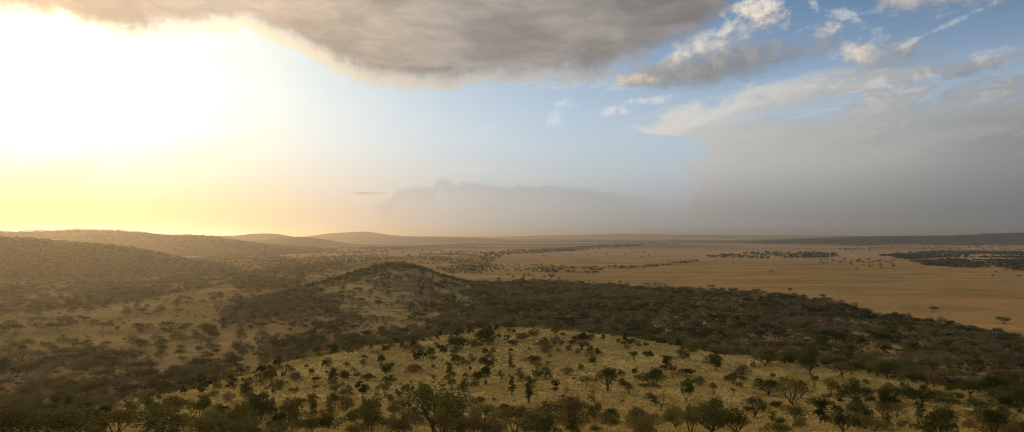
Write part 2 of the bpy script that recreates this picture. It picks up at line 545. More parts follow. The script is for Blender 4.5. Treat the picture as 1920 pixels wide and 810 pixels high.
def plant(style, n, seed, low=False):
    """one plant, width 1 and height 1: (trunk verts, faces), (crown verts, faces)"""
    g = np.random.default_rng(seed)
    wood = []
    sides = 3 if low else 5
    if style == 'acacia':
        k = g.integers(5, 9)
        a = np.arange(k) * 2.399 + g.uniform(0, 6)
        r = np.sqrt((np.arange(k) + 0.4) / k) * 0.36
        L = np.stack([r * np.cos(a), r * np.sin(a), 0.80 - 0.30 * (r / 0.36) ** 2 * g.uniform(0.3, 1.0, k) + g.normal(size=k) * 0.06], 1)
        L[:, 2] -= 0.10
        R = g.uniform(0.16, 0.26, k)
        w = R ** 2
        i = g.choice(k, n, p=w / w.sum())
        q = np.sqrt(g.uniform(0, 1, n)) * (1 + 0.12 * g.normal(size=n))
        ph = g.uniform(0, 2 * np.pi, n)
        c = L[i] + np.stack([q * R[i] * np.cos(ph), q * R[i] * np.sin(ph),
                             0.34 * (1 - q ** 2) * g.uniform(-0.65, 1, n) + 0.035 * g.normal(size=n)], 1)
        out = np.stack([np.cos(ph) * q, np.sin(ph) * q, np.full(n, 1.1)], 1)
        nr = out + g.normal(size=(n, 3)) * 0.5
        base = np.array([0, 0, -0.03])
        fork = np.array([g.normal() * 0.03, g.normal() * 0.03, g.uniform(0.07, 0.22)])
        if n > 40:
            wood.append(limb(g, base, fork, 0.028, 0.022, 0.02, sides))
            for q2 in range(k if not low else min(k, 4)):
                mid = fork + (L[q2] - fork) * 0.5 + np.array([0, 0, -0.05])
                wood.append(limb(g, fork, mid, 0.015, 0.010, 0.06, sides, 4))
                wood.append(limb(g, mid, L[q2] + [0, 0, 0.02], 0.010, 0.004, 0.05, sides, 4))
                if not low:
                    for _ in range(3):
                        e = L[q2] + g.normal(size=3) * [R[q2] * 0.5, R[q2] * 0.5, 0.04]
                        wood.append(limb(g, mid, e, 0.008, 0.003, 0.06, 4, 4))
        else:
            wood.append(limb(g, base, [0, 0, 0.7], 0.045, 0.02, 0.02, 3, 2))
        size = 1.0 * math.sqrt(1.0 / n)
    elif style in ('bush', 'tall', 'vase', 'leafy'):
        k = {'bush': 6, 'tall': 6, 'vase': 6, 'leafy': 11}[style] + int(g.integers(0, 3))
        a = np.arange(k) * 2.399 + g.uniform(0, 6)
        if style == 'bush':
            r = np.sqrt((np.arange(k) + 0.3) / k) * 0.33
            z = g.uniform(0.24, 0.64, k) - r * 0.35
            R = g.uniform(0.15, 0.24, k)
            Rz = R * 1.5
        elif style == 'tall':
            r = g.uniform(0.03, 0.24, k)
            z = np.linspace(0.26, 0.84, k)
            R = g.uniform(0.17, 0.27, k) * (1.15 - 0.55 * z)
            Rz = R * 0.75
        elif style == 'vase':
            z = g.uniform(0.45, 0.82, k)
            r = 0.36 * np.sqrt(g.uniform(0.05, 1, k)) * (z - 0.1) / 0.75
            R = g.uniform(0.13, 0.2, k)
            Rz = R * 1.1
        else:
            r = np.sqrt((np.arange(k) + 0.3) / k) * 0.34
            z = 0.74 - 0.42 * (r / 0.34) ** 2 * g.uniform(0.4, 1.1, k)
            R = g.uniform(0.14, 0.2, k)
            Rz = R * 1.15
        L = np.stack([r * np.cos(a), r * np.sin(a), z], 1)
        w = R ** 2
        i = g.choice(k, n, p=w / w.sum())
        d = unit(g.normal(size=(n, 3)))
        d[:, 2] = np.where(d[:, 2] < -0.4, -d[:, 2], d[:, 2])
        q = g.uniform(0.35, 1.12, n) ** 0.6
        c = L[i] + d * q[:, None] * np.stack([R[i], R[i], Rz[i]], 1)
        c[:, 2] = np.maximum(c[:, 2], 0.02)
        nr = d + g.normal(size=(n, 3)) * 0.65 + [0, 0, 0.25]
        fz = {'bush': 0.05, 'tall': 0.06, 'vase': 0.12, 'leafy': 0.2}[style]
        if n > 40:
            if style == 'leafy':
                wood.append(limb(g, [0, 0, -0.03], [0.01, 0, fz], 0.042, 0.034, 0.02, sides))
            for q2 in range(k if not low else 3):
                st = np.array([g.normal() * 0.03, g.normal() * 0.03, -0.02]) if style != 'leafy' else np.array([0.01, 0, fz])
                wood.append(limb(g, st, L[q2], 0.014, 0.005, 0.05, sides, 5))
        else:
            wood.append(limb(g, [0, 0, -0.03], [0, 0, 0.4], 0.03, 0.02, 0.02, 3, 2))
        size = {'bush': 1.12, 'tall': 1.0, 'vase': 0.92, 'leafy': 0.98}[style] * math.sqrt(1.0 / n)
    else:                                             # bare tree: crooked limbs, twigs, a few leaves
        tips = []

        def grow(p, d, length, rad, depth):
            e = p + d * length
            wood.append(limb(g, p, e, rad, rad * 0.62, 0.07, 5 if depth < 2 else 3, 4))
            if depth >= 4:
                tips.append(e)
                return
            for _ in range(3 if depth < 2 else 2):
                nd = unit(d * 0.75 + g.normal(size=3) * 0.62 + [0, 0, 0.12])
                grow(e, nd, length * g.uniform(0.6, 0.86), rad * 0.6, depth + 1)
        grow(np.array([0, 0, -0.03]), unit(np.array([g.normal() * 0.2, g.normal() * 0.2, 1.0])), 0.30, 0.034, 0)
        T = np.array(tips)
        allv = np.concatenate([v for v, f in wood])
        sc = np.array([0.5 / np.abs(allv[:, :2]).max()] * 2 + [1 / allv[:, 2].max()])
        wood = [(v * sc, f) for v, f in wood]
        T = T * sc
        i = g.integers(0, len(T), n)
        c = T[i] + g.normal(size=(n, 3)) * 0.045
        nr = g.normal(size=(n, 3)) + [0, 0, 0.5]
        size = 0.38 * math.sqrt(1.0 / n)
    return join(wood), leaf_quads(g, c, nr, size)


# ---- where things stand (world metres)
HAND = [
    ('leafy_tree', 19.0, 200.9, 6.4, 4.1, 0.02, 'dark green dome-crowned tree alone below the brow of the near spur', 'domed dark tree'),
    ('leafy_tree', 16.4, 125.9, 4.3, 3.9, 0.10, 'round dark leafy tree on short trunk in middle of near spur', 'round leafy tree'),
    ('leafy_tree', -16.0, 81.7, 2.7, 2.1, 0.22, 'bright green twin-lobed tree beside the bare grass patch, lower spur', 'twin-lobed green tree'),
    ('leafy_tree', 51.7, 79.5, 4.8, 2.1, 0.15, 'wide dense green tree at bottom right of the near spur', 'wide green tree'),
    ('leafy_tree', 11.5, 85.2, 2.0, 2.0, 0.12, 'dense upright green tree at the very bottom, right of the pale canopies', 'upright green tree'),
    ('thorn_bush:tall', -4.9, 139.5, 4.1, 6.3, 0.18, 'tallest dark bush, two stacked clumps on middle of near spur', 'tall stacked bush'),
    ('thorn_bush:tall', -12.0, 141.2, 2.6, 3.9, 0.30, 'narrow upright brown-green bush left of the tall stacked bush', 'narrow upright bush'),
    ('thorn_bush:vase', 27.0, 113.9, 2.2, 2.2, 0.25, 'neat vase-shaped dark bush on open grass of near spur', 'vase-shaped bush'),
    ('thorn_bush:tall', 33.4, 159.4, 3.1, 3.4, 0.12, 'cone-shaped dark green bush on right side of near spur', 'cone-shaped bush'),
    ('thorn_bush', 36.2, 153.6, 4.0, 2.0, 0.20, 'low dark cushion bush right of the cone-shaped bush', 'low cushion bush'),
    ('thorn_bush:vase', 24.8, 148.6, 1.8, 2.4, 0.22, 'small dark goblet-shaped bush right of the round leafy tree', 'goblet-shaped bush'),
    ('thorn_bush', 8.9, 195.0, 4.0, 2.4, 0.85, 'purple-brown rounded bush left of and below the domed dark tree', 'purple-brown bush'),
    ('thorn_bush', 5.0, 171.6, 3.8, 2.5, 0.20, 'dark spreading bush on middle spur, below the purple-brown bush', 'spreading dark bush'),
    ('thorn_bush:tall', -0.4, 161.5, 1.5, 3.3, 0.35, 'thin two-tier bush between tall stacked bush and spreading dark bush', 'thin two-tier bush'),
    ('thorn_bush', 11.6, 153.1, 2.7, 2.0, 0.92, 'grey half-leafless bush left of the round leafy tree', 'grey half-leafless bush'),
    ('thorn_bush', -0.9, 255.4, 4.5, 2.8, 0.25, 'dark bush right on the brow line of the near spur', 'brow-line bush'),
    ('thorn_bush', -8.4, 219.1, 6.7, 5.4, 0.10, 'large dark bush just below the top of the near spur', 'large brow bush'),
    ('thorn_bush', -14.7, 202.2, 7.4, 4.0, 0.18, 'broad dark bush left of the large brow bush', 'broad dark bush'),
    ('thorn_bush', -13.9, 182.3, 2.7, 1.5, 0.15, 'very dark little bush under the broad dark bush', 'little dark bush'),
    ('thorn_bush:tall', 32.0, 207.1, 2.9, 4.2, 0.10, 'dark upright bush by the woodland edge right of the domed tree', 'woodland-edge upright bush'),
    ('thorn_bush', -27.7, 208.5, 4.6, 3.7, 0.40, 'olive bush on the left rim of the near spur', 'rim olive bush'),
    ('thorn_bush', -32.7, 216.3, 2.7, 1.6, 0.52, 'bright yellow-green low bush on the spur rim beside the olive bush', 'yellow-green rim bush'),
    ('thorn_bush:vase', -30.3, 169.2, 2.6, 2.8, 0.18, 'dark lollipop-like bush on left part of the near spur', 'lollipop bush'),
    ('thorn_bush', -28.9, 147.6, 3.1, 1.6, 0.16, 'low flat green bush on left part of the near spur', 'low green bush'),
    ('thorn_bush', -21.9, 163.3, 3.8, 2.6, 0.72, 'pale brown fuzzy bush left of the narrow upright bush', 'pale brown bush'),
    ('acacia_tree', 18.9, 175.9, 2.7, 2.6, 0.60, 'small fork-trunked umbrella acacia just below the domed dark tree', 'small forked acacia'),
    ('acacia_tree', -6.7, 63.5, 6.3, 3.8, 0.38, 'largest foreground umbrella acacia with many bare stems at bottom centre', 'big foreground acacia'),
    ('acacia_tree', 2.4, 66.1, 5.3, 2.0, 0.52, 'pale wide canopy right of the big foreground acacia', 'pale wide canopy'),
    ('acacia_tree', 7.0, 91.8, 5.9, 2.4, 0.22, 'dark green flat canopy above the pale wide canopy', 'dark flat canopy'),
    ('acacia_tree', -3.1, 89.0, 4.0, 2.2, 0.45, 'olive canopy touching the right side of the big foreground acacia', 'touching olive canopy'),
    ('thorn_bush:tall', 2.6, 113.9, 1.9, 3.2, 0.08, 'blackish column-shaped bush above the dark flat canopy', 'column-shaped bush'),
    ('thorn_bush:tall', 0.0, 121.6, 1.9, 3.4, 0.32, 'shaggy tall bush left of the column-shaped bush', 'shaggy tall bush'),
    ('thorn_bush:vase', 3.7, 133.8, 2.5, 2.0, 0.35, 'forked olive bush directly above the column-shaped bush', 'forked olive bush'),
    ('bare_tree', 7.8, 116.3, 2.3, 1.9, 0.80, 'leafless crooked little tree on open grass right of column-shaped bush', 'crooked leafless tree'),
    ('acacia_tree', 13.7, 135.9, 3.1, 1.7, 0.55, 'small flat brown acacia left of the round leafy tree', 'small flat acacia'),
    ('bare_tree', 11.9, 99.4, 3.2, 2.9, 0.75, 'half-bare pale tree with visible limbs below the round leafy tree', 'half-bare pale tree'),
    ('thorn_bush:vase', -21.2, 122.6, 2.7, 2.4, 0.82, 'greyish round bush on thin stems above the twin-lobed green tree', 'grey stemmed bush'),
    ('thorn_bush', -14.8, 122.3, 2.4, 1.9, 0.45, 'olive bush just above the big foreground acacia', 'olive bush above acacia'),
    ('acacia_tree', 26.1, 136.6, 6.0, 2.3, 0.20, 'low spreading acacia with two dark wings and forked trunk', 'two-winged low acacia'),
    ('thorn_bush', 34.4, 135.7, 3.0, 1.8, 0.55, 'brownish bush right of the low cushion bush', 'brownish bush'),
    ('thorn_bush', 43.1, 145.7, 2.8, 1.7, 0.30, 'olive bush at the edge of the bare yellow grass patch', 'patch-edge bush'),
    ('acacia_tree', 42.2, 121.3, 4.8, 2.1, 0.14, 'low dark acacia with crooked fork beside the yellow grass patch', 'crooked low acacia'),
    ('acacia_tree', 42.0, 109.9, 5.0, 3.8, 0.62, 'open brown acacia with pale Y-shaped limbs on the right slope', 'Y-limbed acacia'),
    ('leafy_tree', 30.0, 90.9, 3.3, 2.5, 0.34, 'olive round-crowned tree on the lower right of near spur', 'olive round tree'),
    ('acacia_tree', 16.6, 61.7, 4.4, 2.5, 0.42, 'wide umbrella acacia with bold Y trunk at the bottom edge', 'bold Y-trunk acacia'),
    ('acacia_tree', 17.9, 58.9, 2.4, 2.5, 0.24, 'dark tall acacia touching the bold Y-trunk acacia', 'touching dark acacia'),
    ('acacia_tree', 16.7, 74.6, 2.4, 2.1, 0.48, 'olive acacia left of the bold Y-trunk acacia', 'olive acacia'),
    ('bare_tree', 20.4, 101.1, 2.7, 2.2, 0.70, 'twisted half-leafless tree below the two-winged low acacia', 'twisted tree'),
    ('acacia_tree', 34.8, 90.7, 3.0, 1.8, 0.26, 'small low acacia under the Y-limbed acacia', 'small low acacia'),
    ('thorn_bush', 50.6, 161.4, 3.8, 2.5, 0.88, 'dull purple bush where the woodland meets the right slope', 'dull purple bush'),
    ('thorn_bush', 49.4, 179.2, 4.2, 2.9, 0.18, 'dark bush at the woodland margin, upper right of near spur', 'margin dark bush'),
    ('thorn_bush', 43.0, 185.0, 4.0, 2.7, 0.30, 'olive bush above the cone-shaped bush', 'olive upper bush'),
    ('bare_tree', 33.1, 111.2, 1.3, 1.6, 0.80, 'thin leafless sapling on the yellow grass patch', 'leafless sapling'),
    ('acacia_tree', 53.4, 114.5, 5.5, 3.1, 0.10, 'wide blackish acacia with a long side branch on right slope', 'wide blackish acacia'),
    ('acacia_tree', 41.9, 100.0, 3.1, 2.0, 0.20, 'compact dark acacia left of the wide blackish acacia', 'compact dark acacia'),
    ('acacia_tree', 27.3, 60.9, 2.3, 2.0, 0.12, 'dark leaning acacia at bottom edge under the compact dark acacia', 'dark leaning acacia'),
    ('bare_tree', 36.8, 86.5, 1.9, 1.7, 0.60, 'bare zigzag-limbed tree beside the dark leaning acacia', 'zigzag bare tree'),
    ('acacia_tree', 46.7, 92.7, 2.2, 2.0, 0.36, 'slim forked acacia on the right grass shelf', 'slim forked acacia'),
    ('acacia_tree', 48.2, 92.2, 2.2, 1.7, 0.70, 'brown ragged acacia right of the slim forked acacia', 'ragged brown acacia'),
    ('acacia_tree', 58.4, 113.6, 3.6, 2.5, 0.22, 'green umbrella acacia at the woodland edge above the slim forked acacia', 'edge umbrella acacia'),
    ('acacia_tree', 62.0, 111.5, 6.0, 2.2, 0.18, 'broad dark canopy at the woodland edge, right grass shelf', 'broad edge canopy'),
    ('thorn_bush:tall', 49.5, 89.7, 1.0, 1.8, 0.66, 'thin forked brown shrub on the right grass shelf', 'thin forked shrub'),
    ('acacia_tree', 61.3, 103.3, 2.6, 1.8, 0.22, 'dark knotty acacia at the woodland edge right of broad canopy', 'knotty acacia'),
    ('leafy_tree', 50.8, 86.4, 3.2, 1.7, 0.16, 'dark oval low-branched tree on the right grass shelf', 'dark oval tree'),
    ('acacia_tree', 63.4, 100.2, 3.5, 2.0, 0.30, 'umbrella acacia with open V fork on far right slope', 'V-forked acacia'),
    ('acacia_tree', 77.5, 116.8, 4.6, 2.8, 0.44, 'olive acacia standing behind the wide green tree', 'olive back acacia'),
    ('acacia_tree', 72.5, 104.8, 2.8, 3.1, 0.26, 'tall dark acacia at the right margin of the grass shelf', 'margin tall acacia'),
    ('acacia_tree', 31.0, 63.0, 3.0, 1.3, 0.50, 'flat olive canopy at bottom edge right of dark leaning acacia', 'flat olive canopy'),
    ('thorn_bush', 23.4, 65.3, 2.8, 1.2, 0.58, 'spreading brown thicket bush at bottom edge below olive round tree', 'brown thicket bush'),
    ('thorn_bush', 38.0, 67.8, 2.7, 1.0, 0.46, 'low olive bush at bottom edge of right slope', 'low olive bush'),
    ('acacia_tree', 11.5, 66.0, 3.1, 1.6, 0.56, 'pale brown canopy at bottom edge right of upright green tree', 'pale brown canopy'),
    ('acacia_tree', -24.8, 102.9, 2.3, 2.0, 0.28, 'small two-tone umbrella acacia on left slope of near spur', 'two-tone acacia'),
    ('thorn_bush', -29.4, 97.0, 2.8, 1.1, 0.08, 'flat blackish bush on the left slope of near spur', 'flat blackish bush'),
    ('thorn_bush', -31.0, 107.4, 1.8, 1.0, 0.20, 'dark bush right above the flat blackish bush', 'bush above blackish one'),
    ('thorn_bush', -30.9, 114.4, 2.1, 1.3, 0.30, 'oval olive bush left of the two-tone acacia', 'oval olive bush'),
    ('thorn_bush:vase', -38.4, 143.2, 1.7, 1.5, 0.10, 'tiny dark mushroom-shaped bush on left slope', 'mushroom-shaped bush'),
    ('thorn_bush:vase', -34.5, 128.6, 1.8, 1.6, 0.62, 'brown stemmed bush under the mushroom-shaped bush', 'brown stemmed bush'),
    ('thorn_bush', -44.6, 151.6, 2.3, 1.7, 0.12, 'dark round bush near left rim of the spur', 'dark rim bush'),
    ('thorn_bush:vase', -46.4, 127.6, 1.8, 1.5, 0.10, 'dark tufted bush alone on bare grass of left slope', 'lone tufted bush'),
    ('thorn_bush', -32.2, 88.4, 2.4, 1.7, 0.08, 'large blackish bush on lower left slope', 'large blackish bush'),
    ('thorn_bush', -42.1, 100.3, 2.1, 1.7, 0.30, 'brown-green round bush among the lower left thicket', 'round thicket bush'),
    ('thorn_bush', -36.3, 88.6, 1.9, 1.4, 0.88, 'dark purple bush in the lower left thicket', 'dark purple bush'),
    ('thorn_bush', -34.3, 87.6, 1.9, 1.5, 0.70, 'brown bush between dark purple bush and large blackish bush', 'between brown bush'),
    ('thorn_bush:tall', -32.8, 100.9, 1.3, 1.4, 0.35, 'upright olive shrub left of the flat blackish bush', 'upright olive shrub'),
    ('thorn_bush', -18.8, 72.0, 4.2, 1.3, 0.12, 'wide flat dark-green bush at bottom edge, left of twin-lobed tree', 'wide flat bush'),
    ('thorn_bush', -48.9, 120.3, 1.9, 1.2, 0.55, 'pale olive bush with a yellow patch on upper left slope', 'yellow-patched bush'),
    ('thorn_bush', -21.5, 67.4, 3.4, 1.3, 0.60, 'rusty brown thicket at bottom edge left of the wide flat bush', 'rusty thicket'),
    ('thorn_bush', -29.7, 62.2, 5.4, 2.8, 0.58, 'rusty green scrub thicket at bottom left edge', 'rusty scrub thicket'),
    ('thorn_bush', -34.7, 64.4, 4.2, 2.4, 0.66, 'brownish twiggy scrub mound at bottom left', 'brown scrub mound'),
    ('thorn_bush', -24.3, 58.9, 4.3, 2.1, 0.62, 'reddish brown scrub mound right of the rusty thicket', 'reddish scrub mound'),
    ('thorn_bush', -36.2, 58.8, 5.6, 2.8, 0.50, 'yellow-green feathery thicket bush in the bottom left corner', 'feathery corner bush'),
    ('thorn_bush', -37.1, 54.9, 3.6, 2.1, 0.30, 'dark green thicket bush in the extreme bottom left corner', 'extreme corner bush'),
    ('thorn_bush', -21.8, 59.7, 3.5, 1.6, 0.56, 'olive brown low scrub at bottom edge below the large blackish bush', 'low bottom scrub'),
    ('leafy_tree', -229.3, 452.9, 10.9, 6.3, 0.05, 'dark rounded tree standing alone on the left valley grass', 'lone valley tree'),
    ('acacia_tree', -218.9, 460.8, 7.1, 5.4, 0.20, 'small umbrella acacia right of the lone rounded valley tree', 'valley umbrella acacia'),
    ('acacia_tree', -195.6, 408.8, 8.9, 6.0, 0.35, 'umbrella acacia at the upper rim of the left grove', 'grove-rim acacia'),
    ('acacia_tree', -185.1, 433.5, 5.1, 4.7, 0.12, 'little round acacia on pale valley grass above the left grove', 'little valley acacia'),
    ('acacia_tree', -215.2, 516.8, 15.8, 8.7, 0.25, 'wide dark acacia on the left valley grass', 'wide valley acacia'),
    ('acacia_tree', -235.8, 529.3, 9.3, 7.7, 0.40, 'upright acacia left of the wide valley acacia', 'upright valley acacia'),
    ('acacia_tree', -320.1, 699.8, 8.7, 8.7, 0.25, 'solitary umbrella acacia high on the left valley grass', 'solitary valley acacia'),
    ('acacia_tree', -173.4, 469.0, 8.2, 10.6, 0.20, 'tall two-storey acacia on valley grass near the spur', 'two-storey acacia'),
    ('acacia_tree', -167.8, 491.4, 8.6, 6.1, 0.15, 'flat umbrella acacia right of the two-storey acacia', 'flat valley acacia'),
    ('acacia_tree', -258.3, 420.4, 12.3, 5.2, 0.22, 'wide flat-topped acacia at the far left valley grove', 'flat-topped valley acacia'),
    ('acacia_tree', -268.1, 402.3, 18.2, 7.3, 0.80, 'reddish brown broad acacia thicket at far left of the valley', 'reddish valley acacia'),
    ('acacia_tree', -282.4, 446.9, 11.1, 5.2, 0.45, 'olive acacia above the flat-topped valley acacia', 'olive valley acacia'),
    ('acacia_tree', -350.5, 571.3, 9.6, 7.1, 0.55, 'brown acacia on upper left valley grass', 'brown valley acacia'),
    ('acacia_tree', -328.6, 625.9, 12.3, 6.8, 0.20, 'dark green oval acacia on upper left valley grass', 'oval valley acacia'),
    ('acacia_tree', -330.3, 656.3, 9.6, 5.3, 0.15, 'small flat acacia right of the oval valley acacia', 'small upper acacia'),
    ('acacia_tree', -283.5, 527.3, 5.0, 5.8, 0.25, 'slender umbrella acacia in the middle of left valley grass', 'slender valley acacia'),
    ('acacia_tree', -318.8, 556.7, 9.3, 6.1, 0.40, 'low olive acacia left of the slender valley acacia', 'low valley acacia'),
    ('acacia_tree', -379.9, 554.8, 10.9, 6.1, 0.35, 'acacia at extreme left of the upper valley grass', 'extreme left acacia'),
    ('acacia_tree', 385.1, 670.2, 9.8, 4.9, 0.12, 'lone flat-topped acacia on the open right plain', 'lone plain acacia'),
    ('acacia_tree', 386.2, 576.3, 13.9, 5.9, 0.14, 'lone wide acacia on the right plain just above the woodland', 'lone wide plain acacia'),
]

ZONES = {
    'woodland': [(-68, 1057), (31, 1081), (105, 1034), (166, 953), (225, 908), (283, 883), (311, 823), (323, 740), (315, 638), (326, 591), (340, 557), (334, 477), (325, 386), (319, 302), (284, 269), (218, 276), (205, 295), (158, 295), (115, 295), (79, 322), (67, 386), (13, 438), (-51, 438), (-70, 482), (-61, 602), (-31, 713)],
    'grove_sw': [(-269, 371), (-272, 416), (-258, 429), (-248, 448), (-209, 423), (-180, 371), (-168, 386), (-159, 405), (-137, 386), (-125, 351), (-118, 302), (-124, 276), (-138, 269), (-187, 269), (-210, 284)],
    'grove_s': [(-160, 448), (-140, 482), (-113, 487), (-98, 521), (-75, 541), (-64, 438), (-97, 371), (-122, 364)],
    'grove_k': [(-286, 703), (-298, 789), (-268, 837), (-202, 770), (-147, 634), (-110, 584), (-119, 513), (-163, 560), (-233, 595)],
    'skirt': [(-147, 634), (-88, 602), (-53, 802), (0, 713), (-26, 602), (-53, 521), (-91, 482), (-118, 507)],
    'valley': [(-573, 602), (-473, 802), (-420, 916), (-360, 916), (-196, 482), (-143, 386), (-193, 402), (-334, 351)],
    'river': [(-470, 634), (-423, 693), (-391, 746), (-398, 883), (-402, 1105), (-412, 1414), (-393, 1686), (-439, 1884), (-489, 1526), (-476, 1233), (-455, 992), (-433, 816), (-461, 746), (-510, 688)],
    'grove_r': [(-488, 789), (-509, 875), (-503, 934), (-458, 953), (-415, 891), (-395, 764), (-425, 713)],
    'foot': [(-680, 916), (-602, 1034), (-538, 1173), (-506, 1335), (-455, 1202), (-441, 962), (-459, 789), (-493, 664)],
    'mid': [(-506, 1335), (-622, 2135), (-479, 2528), (-194, 2669), (-47, 2135), (-53, 1202), (-103, 1282), (-187, 1602), (-303, 1602), (-317, 1282), (-329, 1131), (-381, 1069)],
    'groves_mid': [(-427, 1105), (-474, 1479), (-409, 1479), (-280, 962), (-347, 916)],
    'behind_k': [(-491, 1686), (-477, 2045), (-433, 2288), (-378, 1922), (-366, 1479), (-350, 1202)],
    'band1': [(-117, 2669), (0, 3202), (280, 3842), (567, 4573), (972, 5334), (833, 4573), (485, 3694), (212, 2911), (0, 2344), (-89, 2045)],
    'band2': [(-117, 1602), (0, 1686), (117, 1602), (183, 1479), (151, 1299), (49, 1335), (-103, 1414)],
    'band2b': [(-27, 1233), (73, 1249), (85, 1173), (-24, 1118)],
    'line3': [(158, 1550), (280, 1602), (476, 1922), (508, 2002), (480, 1884), (263, 1502), (149, 1457)],
    'band4': [(565, 2184), (817, 2669), (1039, 2911), (1200, 2745), (1104, 2464), (971, 2184), (670, 2089)],
    'band5': [(1190, 2402), (1524, 2826), (1750, 3002), (2759, 2826), (1996, 2045), (1431, 2089), (1305, 2184), (1079, 2002)],
    'band6': [(996, 1848), (1196, 2002), (1232, 1922), (1445, 2045), (1954, 2002), (1380, 1414), (968, 1414), (967, 1526), (929, 1657)],
    'scat7': [(802, 2002), (953, 2045), (1008, 1922), (764, 1457), (678, 1550)],
    'far8': [(653, 6400), (3078, 9596), (3452, 6400), (3290, 4801), (2531, 3694), (2590, 4801), (1711, 5334), (595, 4801)],
    'far9': [(-840, 3202), (-636, 4365), (-233, 5334), (-183, 4175), (-500, 3430), (-560, 2402)],
    'toe': [(-544, 1131), (-855, 1848), (-1112, 2826), (-790, 2464), (-532, 1922), (-448, 1282), (-479, 1046)],
    'far10': [(2799, 7384), (9591, 13703), (15615, 15983), (4078, 4175), (2726, 5054), (2223, 5648)],
    'far11': [(1500, 3430), (2252, 4175), (2917, 4002), (2258, 3099), (1867, 3202), (1445, 3099)],
    'track_line': [(-467, 655), (-429, 703), (-403, 770), (-416, 908), (-409, 1081), (-396, 1046), (-401, 875), (-391, 746), (-417, 683), (-451, 634)],
    'foot2': [(-821, 1105), (-667, 1145), (-649, 1414), (-607, 1602), (-483, 1299), (-490, 1069), (-523, 899), (-595, 802)],
    'gap': [(-201, 438), (-241, 591), (-163, 560), (-110, 560), (-114, 489), (-159, 455), (-142, 383)],
    'gap2': [(-347, 916), (-445, 1526), (-395, 1748), (-274, 1105), (-262, 899), (-314, 770)],
    'fringe': [(33, 1131), (243, 982), (344, 875), (339, 729), (350, 634), (329, 587), (311, 713), (220, 891), (30, 1046)],
    'right_slope': [(28, 231), (92, 485), (52, 193), (62, 163), (77, 144), (90, 129), (246, 351), (221, 386), (177, 451), (126, 509)],
}



def inside(poly, x, y):
    r = np.zeros(len(x), bool)
    for k in range(len(poly)):
        (x1, y1), (x2, y2) = poly[k - 1], poly[k]
        hit = ((y1 > y) != (y2 > y))
        with np.errstate(divide='ignore', invalid='ignore'):
            r ^= hit & (x < (x2 - x1) * (y - y1) / (y2 - y1 if y2 != y1 else 1e-9) + x1)
    return r


TREES = []            # arrays x, y, width, height, tint


def scatter(poly, per, wlo, whi, clump=0.0, scale=60, seed=1, flat=0.62, tlo=0.05, thi=0.75, hill=None):
    p = np.array(poly, float)
    lo, hi = p.min(0), p.max(0)
    n = int((hi - lo).prod() / per)
    x, y = rng.uniform(lo[0], hi[0], n), rng.uniform(lo[1], hi[1], n)
    k = inside(poly, x, y) & (np.abs(x) < 0.98 * y + 25)
    if clump:
        k &= rng.uniform(0, 1, n) < np.clip(0.5 + clump * 2.2 * fbm(x / scale, y / scale, seed, 3), 0, 1)
    if hill is not None:
        k &= hill(x, y) > plain_h(x, y)
    else:
        k &= spur_h(x, y) < plain_h(x, y) + 6
    x, y = x[k], y[k]
    n = len(x)
    w = wlo + (whi - wlo) * rng.beta(2, 2.4, n)
    h = w * flat * rng.uniform(0.7, 1.45, n)
    t = np.clip(tlo + (thi - tlo) * (0.5 + 0.75 * fbm(x / (scale * 0.9), y / (scale * 0.9), seed + 9, 2)) + rng.normal(0, 0.30, n), 0.0, 1)
    TREES.append(np.stack([x, y, w, h, t], 1))


Z = ZONES
scatter(Z['woodland'], 33, 6, 11.5, 0.16, 45, 201, 0.5, 0.0, 0.95)
scatter(Z['woodland'], 40, 2, 5, 0.2, 30, 240, 0.75, 0.2, 0.95)
scatter(Z['right_slope'], 62, 3.5, 8, 0.8, 14, 241, 0.55, 0.0, 0.8, spur_h)
scatter(Z['foot2'], 48, 5, 9, 0.5, 50, 246, 0.62, 0.2, 0.75)
scatter(Z['gap'], 85, 4, 9.5, 0.6, 30, 247, 0.65, 0.0, 0.6)
scatter(Z['gap2'], 150, 4, 9, 0.6, 40, 248, 0.62, 0.1, 0.7)
scatter(Z['toe'], 90, 5, 9, 0.5, 60, 242, 0.6, 0.1, 0.7)
scatter(Z['fringe'], 420, 5, 9, 0.5, 60, 202)
scatter(Z['grove_sw'], 26, 5.5, 11, 0.35, 25, 203, 0.55, 0.10, 0.66)
scatter(Z['grove_s'], 26, 5.5, 10, 0.35, 25, 204, 0.6, 0.08, 0.6)
scatter(Z['grove_k'], 34, 5, 9, 0.5, 30, 205, 0.6, 0.2, 0.75)
scatter(Z['skirt'], 55, 3.5, 8, 0.5, 30, 206, 0.6, 0.1, 0.7)
scatter(Z['track_line'], 16, 3, 6, 0.2, 60, 245, 0.7, 0.1, 0.6)
scatter(Z['valley'], 170, 4.5, 11, 0.8, 45, 207, 0.6, 0.1, 0.7)
scatter(Z['valley'], 260, 1.5, 4.5, 0.6, 35, 208, 0.6, 0.2, 0.8)
scatter(Z['river'], 95, 5, 10, 0.8, 40, 209, 0.6, 0.1, 0.7)
scatter(Z['grove_r'], 34, 5, 9, 0.4, 40, 210, 0.6, 0.2, 0.7)
scatter(Z['foot'], 80, 4, 9, 0.6, 60, 211, 0.6, 0.3, 0.8)
scatter(Z['mid'], 170, 4, 9, 0.8, 90, 212, 0.6, 0.1, 0.7)
scatter(Z['groves_mid'], 40, 5, 9, 0.7, 60, 213, 0.6, 0.1, 0.6)
scatter(Z['behind_k'], 300, 6, 10, 0.6, 60, 214, 0.6, 0.1, 0.6)
scatter(Z['band1'], 330, 6, 11, 0.7, 130, 215, 0.7, 0.0, 0.5)
scatter(Z['band2'], 170, 5, 10, 0.7, 60, 216, 0.6, 0.0, 0.6)
scatter(Z['band2b'], 350, 5, 9, 0.6, 50, 217)
